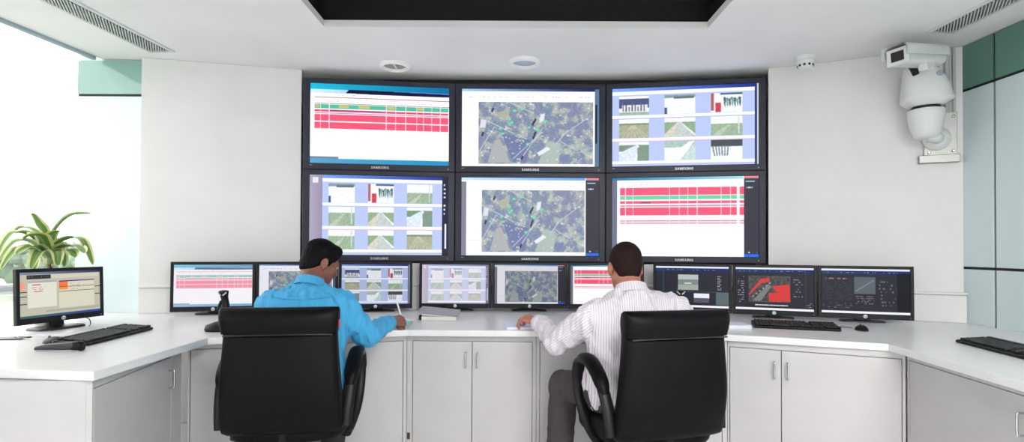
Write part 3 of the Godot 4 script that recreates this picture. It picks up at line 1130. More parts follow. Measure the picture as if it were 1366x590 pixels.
func screen_dark(kind: int) -> Pic:
	var p := Pic.new(400, 240, Color(0.175, 0.175, 0.215))
	p.grad(0, 0.04, 1, 0.12, Color(0.12, 0.25, 0.40), Color(0.12, 0.16, 0.42))
	p.r(0, 0, 1, 0.04, Color(0.93, 0.93, 1))
	p.marks(0.05, 0.07, 0.9, 0.1, 1, Color(0.5, 0.65, 0.8), 31 + kind, 0.3)
	if kind == 0:
		p.r(0.1, 0.1, 0.11, 0.9, Color(0.16, 0.34, 0.44))
		p.r(0.31, 0.2, 0.59, 0.32, Color(0.72, 0.76, 0.76))
		p.r(0.31, 0.32, 0.59, 0.45, Color(0.50, 0.54, 0.54))
		p.r(0.31, 0.45, 0.59, 0.58, Color(0.64, 0.66, 0.63))
		p.r(0.4, 0.4, 0.5, 0.43, Color(0.85, 0.87, 0.87))
		p.r(0.2, 0.62, 0.82, 0.63, Color(0.2, 0.4, 0.48))
		p.r(0.53, 0.66, 0.74, 0.77, Color(0.93, 0.93, 0.98))
		p.r(0.53, 0.77, 0.74, 0.88, Color(0.36, 0.34, 0.42))
		p.r(0.83, 0.62, 1, 0.93, Color(0.36, 0.42, 0.44))
		p.marks(0.85, 0.22, 0.9, 0.58, 9, Color(0.72, 0.72, 0.75), 33, 0.8)
	elif kind == 1:
		var q := Pic.new(200, 130, Color(0.30, 0.31, 0.33))
		var f := FastNoiseLite.new()
		f.seed = 44
		f.frequency = 0.05
		for y in q.h:
			for x in q.w:
				var k := 0.30 + 0.12 * f.get_noise_2d(x, y)
				q.im.set_pixel(x, y, Color(k, k * 1.02, k * 1.03))
		q.poly([[0.0, 0.7], [0.3, 0.12], [0.5, 0.08], [0.52, 0.2], [0.3, 0.3], [0.02, 0.75]], Color(0.84, 0.24, 0.24))
		q.poly([[0.55, 0.4], [0.98, 0.3], [1, 0.95], [0.5, 0.97], [0.48, 0.65], [0.7, 0.62]], Color(0.84, 0.24, 0.24))
		q.poly([[0.1, 0.95], [0.48, 0.3], [0.55, 0.4], [0.3, 0.95]], Color(0.48, 0.50, 0.50))
		for i in 6:
			q.r(0.1 + 0.08 * i, 0.75 - 0.1 * i, 0.13 + 0.08 * i, 0.79 - 0.1 * i, Color(0.75, 0.75, 0.75))
		p.put(q.im, 0.17, 0.19, 0.71, 0.82)
		p.marks(0.03, 0.2, 0.11, 0.85, 12, Color(0.62, 0.62, 0.66), 34, 0.5)
		p.marks(0.24, 0.86, 0.68, 0.92, 1, Color(0.92, 0.92, 0.95), 35, 0.95)
		p.marks(0.75, 0.25, 0.87, 0.7, 8, Color(0.55, 0.55, 0.6), 36, 0.35)
		p.r(0.9, 0.12, 0.905, 0.93, Color(0.3, 0.3, 0.36))
		p.marks(0.91, 0.8, 1, 0.93, 3, Color(0.5, 0.5, 0.6), 37, 0.4)
	else:
		p.marks(0.02, 0.2, 0.36, 0.7, 14, Color(0.27, 0.28, 0.33), 38, 0.6)
		p.marks(0.05, 0.2, 0.36, 0.25, 1, Color(0.75, 0.5, 0.5), 39, 0.5)
		p.r(0.38, 0.18, 0.62, 0.56, Color(0.36, 0.39, 0.43))
		p.line(0.4, 0.5, 0.6, 0.25, 0.02, Color(0.5, 0.52, 0.55))
		p.marks(0.02, 0.76, 0.36, 0.9, 3, Color(0.42, 0.43, 0.48), 40, 0.4)
		p.marks(0.4, 0.6, 0.6, 0.8, 5, Color(0.5, 0.5, 0.53), 41, 0.6)
		p.marks(0.66, 0.25, 0.85, 0.85, 8, Color(0.45, 0.45, 0.52), 42, 0.25)
		p.r(0.86, 0.1, 1, 0.93, Color(0.10, 0.10, 0.14))
	p.r(0, 0.95, 1, 1, Color(0.96, 0.96, 1))
	return p


func screen_office() -> Pic:
	var p := Pic.new(400, 260, Color(0.74, 0.73, 0.66))
	p.grad(0, 0, 1, 0.05, Color(0.5, 0.55, 0.65), Color(0.2, 0.25, 0.38))
	p.r(0.08, 0.06, 0.36, 0.15, Color(0.2, 0.21, 0.22))
	p.marks(0.1, 0.08, 0.34, 0.13, 1, Color(0.45, 0.46, 0.45), 51, 0.4)
	p.r(0.36, 0.06, 0.98, 0.15, Color(0.80, 0.79, 0.72))
	p.r(0.09, 0.22, 0.43, 0.78, Color(0.87, 0.86, 0.80))
	p.r(0.09, 0.20, 0.43, 0.23, Color(0.62, 0.64, 0.72))
	p.r(0.14, 0.27, 0.24, 0.29, Color(0.75, 0.25, 0.2))
	p.marks(0.14, 0.32, 0.3, 0.4, 3, Color(0.6, 0.5, 0.45), 52, 0.5)
	p.r(0.16, 0.42, 0.26, 0.435, Color(0.75, 0.25, 0.2))
	p.r(0.46, 0.24, 0.92, 0.84, Color(0.83, 0.82, 0.74))
	p.grad(0.46, 0.21, 0.92, 0.24, Color(0.3, 0.22, 0.55), Color(0.45, 0.3, 0.5))
	p.r(0.46, 0.24, 0.57, 0.42, Color(0.95, 0.46, 0.26))
	p.r(0.46, 0.36, 0.57, 0.42, Color(0.93, 0.58, 0.24))
	p.r(0.46, 0.35, 0.92, 0.36, Color(0.55, 0.25, 0.2))
	p.r(0.46, 0.455, 0.92, 0.465, Color(0.4, 0.2, 0.25))
	p.marks(0.6, 0.27, 0.78, 0.44, 4, Color(0.7, 0.69, 0.62), 53, 0.5)
	p.r(0, 0.22, 0.06, 0.38, Color(0.92, 0.62, 0.52))
	for y in [0.42, 0.52, 0.68]:
		p.r(0, y, 0.08, y + 0.02, Color(0.25, 0.22, 0.25))
	for y in [0.38, 0.56]:
		p.r(0.93, y, 1, y + 0.02, Color(0.25, 0.25, 0.3))
	p.r(0.3, 0.86, 0.98, 0.9, Color(0.66, 0.65, 0.58))
	p.grad(0, 0.95, 1, 1, Color(0.25, 0.4, 0.35), Color(0.2, 0.28, 0.65))
	return p


func screen_material(called: String, p: Pic, energy: float, washed := 0.0) -> StandardMaterial3D:
	if washed > 0:
		p.wash(Color(0.9, 0.88, 0.92), washed)
	p.im.resize(int(p.w * 0.6), int(p.h * 0.6), Image.INTERPOLATE_LANCZOS)
	p.im.resize(p.w, p.h, Image.INTERPOLATE_CUBIC)
	var m := mat(called, Color(0.02, 0.02, 0.024), 0.3, 0.0, 0.22)
	m.emission_enabled = true
	m.emission = Color.BLACK
	m.emission_texture = ImageTexture.create_from_image(p.im)
	m.emission_energy_multiplier = energy
	m.texture_repeat = false
	return m


# ------------------------------------------------------------------ the video wall

func build_video_wall():
	var one := Pic.new()
	sheet_one(one)
	var two := Pic.new()
	sheet_two(two)
	var mats := [
		screen_material("screen_sheet_one", one, 1.0), screen_material("screen_map_full", screen_map(true), 1.0), screen_material("screen_cams_full", screen_cams(0), 1.0),
		screen_material("screen_cams_side", screen_cams(1), 1.0), screen_material("screen_map_side", screen_map(false), 1.0), screen_material("screen_sheet_two", two, 1.0)]
	var labels := ["large black-framed wall display, upper row left, showing a red and green table", "large wall display, upper row middle, showing an aerial map with white margin", "large wall display, upper row right, showing nine camera views",
		"large wall display, lower row left, nine camera views beside a lilac strip", "large wall display, lower row middle, aerial map beside a dark side bar", "large wall display, lower row right, pink table above an empty white page"]
	var posts := [Vector2(-1.492, 3.83), Vector2(-0.421, 3.96), Vector2(0.686, 3.96), Vector2(1.782, 3.78)]
	for row in 2:
		for c in 3:
			var a: Vector2 = posts[c]
			var e: Vector2 = posts[c + 1]
			var w := a.distance_to(e) - 0.003
			var y0 := 1.7555 if row == 0 else 1.099
			var h := 0.655
			var mid := (a + e) / 2
			var t := thing("wall_display", P(mid.x, y0, mid.y), labels[row * 3 + c], "display", "displays of the video wall", face_turn(a, e))
			var b := MB.new()
			var l := 0.046
			var tp := 0.036
			var bt := 0.046
			b.frame(w, h, l, l, tp, bt, 0.07, 0.014, 0.004)
			part("bezel", b, M.bezel, t, Transform3D(Basis(), Vector3(0, h / 2, 0)))
			b = MB.new()
			var sw := w - 2 * l
			var sh := h - tp - bt
			b.quad(Vector3(-sw / 2, bt, -0.013), Vector3(sw / 2, bt, -0.013), Vector3(sw / 2, bt + sh, -0.013), Vector3(-sw / 2, bt + sh, -0.013))
			part("screen", b, mats[row * 3 + c], t)
			var li := AreaLight3D.new()
			li.name = "screen_light"
			li.area_size = Vector2(sw, sh)
			li.light_color = Color(0.86, 0.9, 1.0)
			li.light_energy = 0.04
			li.area_range = 8.0
			li.shadow_enabled = true
			t.add_child(li)
			li.position = Vector3(0, bt + sh / 2, 0.004)
			li.rotation = Vector3(0, PI, 0)
			var lg := part("logo", text_mesh("SAMSUNG", 0.0165, 0.002, true), M.logo_silver, t, Transform3D(Basis.from_scale(Vector3(1.15, 1, 1)), Vector3(0, 0.021, 0.001)))
			lg.set_meta("label", "silver maker's lettering")
			b = MB.new()
			b.box(Vector3(0.006, 0.006, 0.002), 0.001, Transform3D(Basis(), Vector3(w / 2 - 0.05, 0.02, 0.001)))
			part("power_light", b, M.logo_silver, t)
			b = MB.new()
			b.box(Vector3(0.02, 0.003, 0.002), 0.0008, Transform3D(Basis(), Vector3(-w / 2 + 0.055, 0.03, 0.001)))
			part("badge", b, M.logo_silver, t)


# ------------------------------------------------------------------ desk monitors

func monitor(at: Vector3, turn: float, w: float, h: float, lift: float, screen: Material, label: String, group: String, tilt := 0.05, base_z := -0.045, base_deep := 0.085) -> Node3D:
	var t := thing("desk_monitor", at, label, "monitor", group, turn)
	var x := Transform3D(Basis(Vector3.RIGHT, -tilt), Vector3(0, lift + h / 2, 0))
	var b := MB.new()
	var l := 0.019
	var bt := 0.032
	b.frame(w, h, l, l, l, bt, 0.022, 0.008, 0.003)
	b.box(Vector3(w * 0.6, h * 0.6, 0.03), 0.012, Transform3D(Basis(), Vector3(0, -0.01, -0.034)))
	part("bezel", b, M.monitor_black, t, x)
	b = MB.new()
	var sw := w - 2 * l
	var y0 := -h / 2 + bt
	var y1 := h / 2 - l
	b.quad(Vector3(-sw / 2, y0, -0.007), Vector3(sw / 2, y0, -0.007), Vector3(sw / 2, y1, -0.007), Vector3(-sw / 2, y1, -0.007))
	part("screen", b, screen, t, x)
	b = MB.new()
	b.lathe([Vector2(0.0115, 0.0), Vector2(0.0115, 0.001), Vector2(0.009, 0.002)], 20, Transform3D(Basis(Vector3.RIGHT, PI / 2), Vector3(0, -h / 2 + 0.0155, 0)))
	var lg := part("logo", b, M.logo_white, t, x)
	lg.set_meta("label", "round white maker's badge")
	part("lettering", text_mesh("hp", 0.012, 0.001), M.logo_ink, lg, Transform3D(Basis(Vector3.UP, 0), Vector3(0, -h / 2 + 0.0155, 0.0022)))
	b = MB.new()
	b.box(Vector3(0.005, 0.004, 0.002), 0.0006, Transform3D(Basis(), Vector3(w / 2 - 0.02, -h / 2 + 0.012, 0.001)))
	part("power_light", b, power_blue(), t, x)
	b = MB.new()
	for k in 4:
		b.box(Vector3(0.01, 0.003, 0.002), 0.0006, Transform3D(Basis(), Vector3(w / 2 - 0.05 - 0.022 * k, -h / 2 + 0.008, 0.001)))
	part("buttons", b, M.stand_black, t, x)
	b = MB.new()
	b.box(Vector3(0.09, lift + h * 0.5, 0.024), 0.006, Transform3D(Basis(Vector3.RIGHT, -0.06), Vector3(0, (lift + h * 0.5) / 2 + 0.006, -0.062)))
	part("stand_neck", b, M.stand_black, t)
	b = MB.new()
	var base := []
	for q in [[1.0, 0.0], [1.0, 0.006], [0.95, 0.011], [0.5, 0.014]]:
		var row := PackedVector3Array()
		for j in 28:
			var a := TAU * j / 28
			var ca := cos(a)
			var sa := sin(a)
			row.append(Vector3(0.125 * signf(ca) * pow(absf(ca), 0.6) * q[0], q[1], base_z + base_deep * signf(sa) * pow(absf(sa), 0.6) * q[0]))
		base.append(row)
	b.surf(base, true, true, true)
	part("stand_base", b, M.stand_black, t)
	return t


func power_blue() -> StandardMaterial3D:
	var m := mat("power_blue", Color(0.1, 0.1, 0.4), 0.4)
	m.emission_enabled = true
	m.emission = Color(0.35, 0.3, 1.0)
	m.emission_energy_multiplier = 1.0
	return m


func build_desk_monitors():
	var s1 := Pic.new(400, 240)
	sheet_one(s1)
	var s2 := Pic.new(400, 240)
	sheet_two(s2)
	var ms := [
		screen_material("monitor_sheet_one", s1, 0.86, 0.45), screen_material("monitor_map_one", screen_map(true), 0.72), screen_material("monitor_cams_one", screen_cams(0), 0.72),
		screen_material("monitor_cams_two", screen_cams(1), 0.82, 0.45), screen_material("monitor_map_two", screen_map(false), 0.62), screen_material("monitor_sheet_two", s2, 0.85),
		screen_material("monitor_dark_one", screen_dark(0), 0.85), screen_material("monitor_dark_two", screen_dark(1), 0.85), screen_material("monitor_dark_three", screen_dark(2), 0.85)]
	var labels := ["leftmost monitor of the back desk row, pale red table, behind the joystick", "desk monitor with aerial map half hidden behind the person in blue", "desk monitor showing nine camera views right of the blue-shirted person's face", "desk monitor with pale washed-out camera views above the grey folder",
		"desk monitor with aerial map, middle of the back desk row", "desk monitor with pink table just left of the striped-shirt person's head", "dark-screened desk monitor behind the striped-shirt person's right shoulder", "dark-screened desk monitor with a red area on a map", "rightmost monitor of the back desk row, dark screen with small grey picture"]
	var ends := [[-2.051, 3.24, -1.589, 3.348], [-1.587, 3.348, -1.111, 3.456], [-1.109, 3.456, -0.647, 3.514], [-0.608, 3.542, -0.133, 3.542], [-0.131, 3.542, 0.365, 3.542], [0.367, 3.542, 0.866, 3.53], [0.903, 3.456, 1.351, 3.313], [1.353, 3.312, 1.786, 3.155], [1.788, 3.154, 2.244, 3.01]]
	for i in 9:
		var q: Array = ends[i]
		var a := Vector2(q[0], q[1]) * 1.073
		var e := Vector2(q[2], q[3]) * 1.073
		var mid := (a + e) / 2
		monitor(P(mid.x, DESK, mid.y), face_turn(a, e), a.distance_to(e) - 0.002, 0.324, 0.026, ms[i], labels[i], "monitors in a row along the back of the desk", 0.02, -0.066, 0.046)
	var a2 := Vector2(-2.50, 2.735)
	var e2 := Vector2(-2.395, 3.165)
	var mid2 := (a2 + e2) / 2
	monitor(P(mid2.x, DESK, mid2.y), face_turn(a2, e2), 0.455, 0.288, 0.042, screen_material("monitor_office", screen_office(), 0.9), "black monitor with beige office windows in front of the potted plant", "", 0.04)


# ------------------------------------------------------------------ desk and cabinets

func build_furniture():
	var b := MB.new()
	b.prism(PackedVector2Array([Vector2(-3.07, 2.07), Vector2(-1.494, 1.938), Vector2(-1.494, 2.662), Vector2(-0.565, 2.953), Vector2(0.13, 2.94), Vector2(1.135, 2.85), Vector2(1.80, 2.583), Vector2(1.71, 1.3), Vector2(2.798, 1.3),
		Vector2(2.798, 3.318), Vector2(1.785, 3.750), Vector2(0.69, 3.928), Vector2(-0.42, 3.928), Vector2(-1.505, 3.823), Vector2(-2.48, 3.590), Vector2(-2.5, 3.645), Vector2(-2.955, 3.645)]), DESK - 0.034, DESK, 0.002)
	var w := part("worktop", b, M.white_laminate, self)
	tag(w, "long white angled worktop that carries the monitors and keyboards", "worktop")

	# cabinet fronts along the desk, seen from the room: [from, to, door ends along the front, handle places, label]
	cabinet(Vector2(-1.625, 2.72), Vector2(-0.585, 3.02), [[0.012, 0.52, 0.47], [0.524, 1.062, 0.0]], "white cabinet under the desk behind the blue-shirted person's chair")
	cabinet(Vector2(-0.583, 3.02), Vector2(0.137, 2.996), [[0.034, 0.363, 0.332], [0.367, 0.698, 0.395]], "white two-door cabinet in the middle between the two people")
	cabinet(Vector2(0.139, 2.996), Vector2(1.15, 2.885), [[0.02, 0.345, 0.318], [0.349, 0.99, 0.0]], "white cabinet under the desk behind the striped-shirt person's chair")
	cabinet(Vector2(1.152, 2.885), Vector2(1.872, 2.57), [[0.012, 0.255, 0.226], [0.259, 0.77, 0.286]], "white two-door cabinet under the dark-screened monitors, right of the chairs")
	cabinet(Vector2(1.876, 2.566), Vector2(1.79, 1.33), [[0.018, 0.66, 0.632], [0.664, 1.2, 0.69]], "white cabinet of the right-hand desk wing, under the lone keyboard")
	cabinet(Vector2(-1.52, 1.965), Vector2(-1.622, 2.66), [[0.012, 0.60, 0.575]], "white cabinet block of the left desk wing, under the office monitor", true)


func handle_mesh() -> Mesh:
	if not T.has("handle"):
		var b := MB.new()
		b.tube(smooth_path([Vector3(0, -0.04, 0), Vector3(0, -0.04, 0.018), Vector3(0, -0.034, 0.024), Vector3(0, 0.034, 0.024), Vector3(0, 0.04, 0.018), Vector3(0, 0.04, 0)], false, 3), 0.0045, 8)
		T.handle = b.mesh()
	return T.handle


# front runs from a to c (x, d); local x along it, +z towards the room, origin at its left end on the floor
func cabinet(a: Vector2, c: Vector2, doors: Array, label: String, wing := false):
	var t := thing("cabinet", P(a.x, 0, a.y), label, "cabinet", "cabinets under the desk", face_turn(a, c))
	var w := a.distance_to(c)
	var top := DESK - 0.036
	var dtop := top - 0.036
	var b := MB.new()
	var deep := 1.36 if wing else 0.42
	# carcass with open reveal behind the doors' gaps
	b.span(Vector3(0, 0.08, -deep), Vector3(w, top, -0.02), 0.0015)
	b.span(Vector3(0, dtop + 0.003, -0.02), Vector3(w, top, 0.0), 0.001)
	b.span(Vector3(0, 0.08, -0.02), Vector3(doors[0][0] - 0.003, dtop + 0.003, 0.0), 0.0008)
	b.span(Vector3(doors[-1][1] + 0.003, 0.08, -0.02), Vector3(w, dtop + 0.003, 0.0), 0.0008)
	part("carcass", b, M.cabinet_laminate, t)
	b = MB.new()
	b.span(Vector3(0.01, 0.0, -deep + 0.02), Vector3(w - 0.01, 0.08, -0.05), 0.001)
	part("plinth", b, M.cabinet_laminate, t)
	if label.contains("middle"):
		b = MB.new()
		b.box(Vector3(0.016, 0.036, 0.006), 0.001, Transform3D(Basis(), Vector3(0.012, 0.15, 0.001)))
		part("floor_catch", b, mat("brown_plastic", Color(0.27, 0.16, 0.13), 0.6), t, Transform3D(), "small dark brown catch")
	for d in doors:
		b = MB.new()
		b.span(Vector3(d[0], 0.115, -0.0185), Vector3(d[1], dtop, -0.0005), 0.0012)
		var o := part("door", b, M.cabinet_laminate, t)
		if d[2] > 0.0:
			part("handle", handle_mesh(), M.chrome, o, Transform3D(Basis(), Vector3(d[2], dtop - 0.10, 0.0)), "chrome bar handle")


# ------------------------------------------------------------------ office chairs

func sring(hw: float, th: float, y: float, zc: float, bend: float, ex := 0.45, seg := 40) -> PackedVector3Array:
	var row := PackedVector3Array()
	for j in seg:
		var a := TAU * j / seg
		var x := hw * signf(cos(a)) * pow(absf(cos(a)), ex)
		var z := th / 2 * signf(sin(a)) * pow(absf(sin(a)), ex)
		row.append(Vector3(x, y, zc + z - bend * x * x))
	return row


# faces -z; origin on the floor below the seat
func make_chair(at: Vector3, turn: float, label: String) -> Node3D:
	var t := thing("office_chair", at, label, "chair", "black office chairs", turn)
	var b := MB.new()
	var rows := []
	var n := 26
	for i in n + 1:
		var k := float(i) / n
		var y := lerpf(0.415, 0.862, k)
		var e := minf(k / 0.07, (1 - k) / 0.03)
		var s := sqrt(1.0 - pow(1.0 - clampf(e, 0, 1), 2))
		var hw := lerpf(0.243, 0.222, smoothstep(0.0, 1.0, k)) + 0.004 * sin(k * PI)
		var zc := 0.205 + 0.055 * k + 0.018 * sin(k * PI * 1.2)
		rows.append(sring(hw * (0.93 + 0.07 * s), 0.09 * maxf(0.12, s) * (1.0 + 0.12 * sin(k * PI)), y, zc, 0.28))
	b.surf(rows, true, true, true)
	part("backrest", b, M.leather, t)
	b = MB.new()
	rows = []
	n = 14
	for i in n + 1:
		var k := float(i) / n
		var y := lerpf(0.848, 0.953, k)
		var s2 := sqrt(maxf(0.0, 1.0 - pow(maxf(0.0, k - 0.35) / 0.65, 2.4)))
		rows.append(sring(0.218 + 0.008 * s2 + 0.012 * k, 0.02 + 0.076 * s2 + 0.014 * sin(k * PI), y, 0.262 + 0.012 * k, 0.30, 0.4))
	b.surf(rows, true, true, true)
	part("headrest", b, M.leather, t)
	b = MB.new()
	var path := []
	for i in 25:
		var x := lerpf(-0.21, 0.21, i / 24.0)
		path.append(Vector3(x, 0.8475 - 0.10 * x * x, 0.3055 - 0.28 * x * x))
	b.tube(path, 0.0035, 6)
	part("piping", b, M.piping, t)
	b = MB.new()
	b.box(Vector3(0.004, 0.032, 0.016), 0.001, Transform3D(Basis(), Vector3(0.2335, 0.885, 0.264)))
	part("tag", b, M.red_tag, t, Transform3D(), "small orange-red label")
	# seat cushion
	b = MB.new()
	rows = []
	n = 10
	for i in n + 1:
		var k := float(i) / n
		var s := sqrt(maxf(0.0, 1.0 - pow(absf(2 * k - 1), 3.0)))
		var row := PackedVector3Array()
		for j in 40:
			var a := TAU * j / 40
			var ca := signf(cos(a)) * pow(absf(cos(a)), 0.5)
			var sa := signf(sin(a)) * pow(absf(sin(a)), 0.5)
			row.append(Vector3(0.25 * ca * (0.86 + 0.14 * s), lerpf(0.37, 0.475, k) - 0.02 * maxf(0.0, -sa), -0.035 + 0.255 * sa * (0.86 + 0.14 * s)))
		rows.append(row)
	b.surf(rows, true, true, true)
	part("seat", b, M.leather, t)
	# looped armrests
	for sd in [-1.0, 1.0]:
		var x: float = sd * 0.256
		b = MB.new()
		var loop := smooth_path([Vector3(x * 0.97, 0.44, 0.19), Vector3(x, 0.53, 0.175), Vector3(x * 1.03, 0.625, 0.13), Vector3(x * 1.05, 0.688, 0.05), Vector3(x * 1.06, 0.708, -0.03), Vector3(x * 1.06, 0.685, -0.105), Vector3(x * 1.06, 0.61, -0.13), Vector3(x * 1.05, 0.53, -0.115), Vector3(x * 1.02, 0.45, -0.07), Vector3(x * 0.95, 0.385, -0.01), Vector3(x * 0.9, 0.36, 0.06)], false, 5)
		var rad := []
		for i in loop.size():
			rad.append(0.031 if i > 10 and i < 30 else 0.027)
		b.tube(loop, rad, 12, false, 0.58, Vector3(1, 0, 0))
		var o := part("armrest", b, M.black_plastic, t)
		b = MB.new()
		var pad := []
		var pr := []
		for i in range(8, 25):
			var q: Vector3 = loop[i]
			pad.append(q + Vector3(0, 0.011, 0.004))
			pr.append(0.034 * sqrt(maxf(0.05, 1.0 - pow((i - 16.0) / 8.5, 4))))
		b.tube(pad, pr, 12, false, 0.6, Vector3(1, 0, 0))
		part("arm_pad", b, M.leather, o)
	# spine, gas lift and star base
	b = MB.new()
	b.box(Vector3(0.11, 0.014, 0.34), 0.004, Transform3D(Basis(), Vector3(0, 0.362, 0.04)))
	b.tube(smooth_path([Vector3(0, 0.352, 0.1), Vector3(0, 0.356, 0.18), Vector3(0, 0.40, 0.205), Vector3(0, 0.46, 0.205)]), 0.03, 10, false, 0.5, Vector3(1, 0, 0))
	part("tilt_mechanism", b, M.black_plastic, t)
	b = MB.new()
	b.lathe([Vector2(0.032, 0.09), Vector2(0.032, 0.21), Vector2(0.022, 0.212), Vector2(0.022, 0.36)], 20)
	part("gas_lift", b, M.black_plastic, t)
	b = MB.new()
	b.lathe([Vector2(0.035, 0.07), Vector2(0.05, 0.08), Vector2(0.05, 0.13), Vector2(0.034, 0.14)], 20)
	for k in 5:
		var a := TAU * k / 5 + 0.3
		var dv := Vector3(sin(a), 0, cos(a))
		b.tube([dv * 0.03 + Vector3(0, 0.11, 0), dv * 0.17 + Vector3(0, 0.098, 0), dv * 0.30 + Vector3(0, 0.078, 0)], [0.032, 0.027, 0.02], 8)
	part("star_base", b, M.black_plastic, t)
	for k in 5:
		var a := TAU * k / 5 + 0.3
		var x := Transform3D(Basis(Vector3.UP, a), Vector3(sin(a), 0, cos(a)) * 0.292)
		b = MB.new()
		for sd in [-1.0, 1.0]:
			b.lathe([Vector2(0.018, -0.008), Vector2(0.026, -0.005), Vector2(0.026, 0.005), Vector2(0.018, 0.008)], 16, Transform3D(Basis(Vector3.FORWARD, PI / 2), Vector3(sd * 0.015, 0.026, 0)))
		b.box(Vector3(0.012, 0.05, 0.02), 0.003, Transform3D(Basis(), Vector3(0, 0.045, 0)))
		part("castor", b, M.black_plastic, t, x)
	return t


func build_chairs():
	make_chair(P(-0.985, 0, 2.47), 0.15, "black leather office chair holding the person in the blue shirt")
	make_chair(P(0.60, 0, 2.43), 0.25, "black leather office chair holding the person in the striped shirt")


# ------------------------------------------------------------------ smooth bodies: a distance field meshed as surface nets

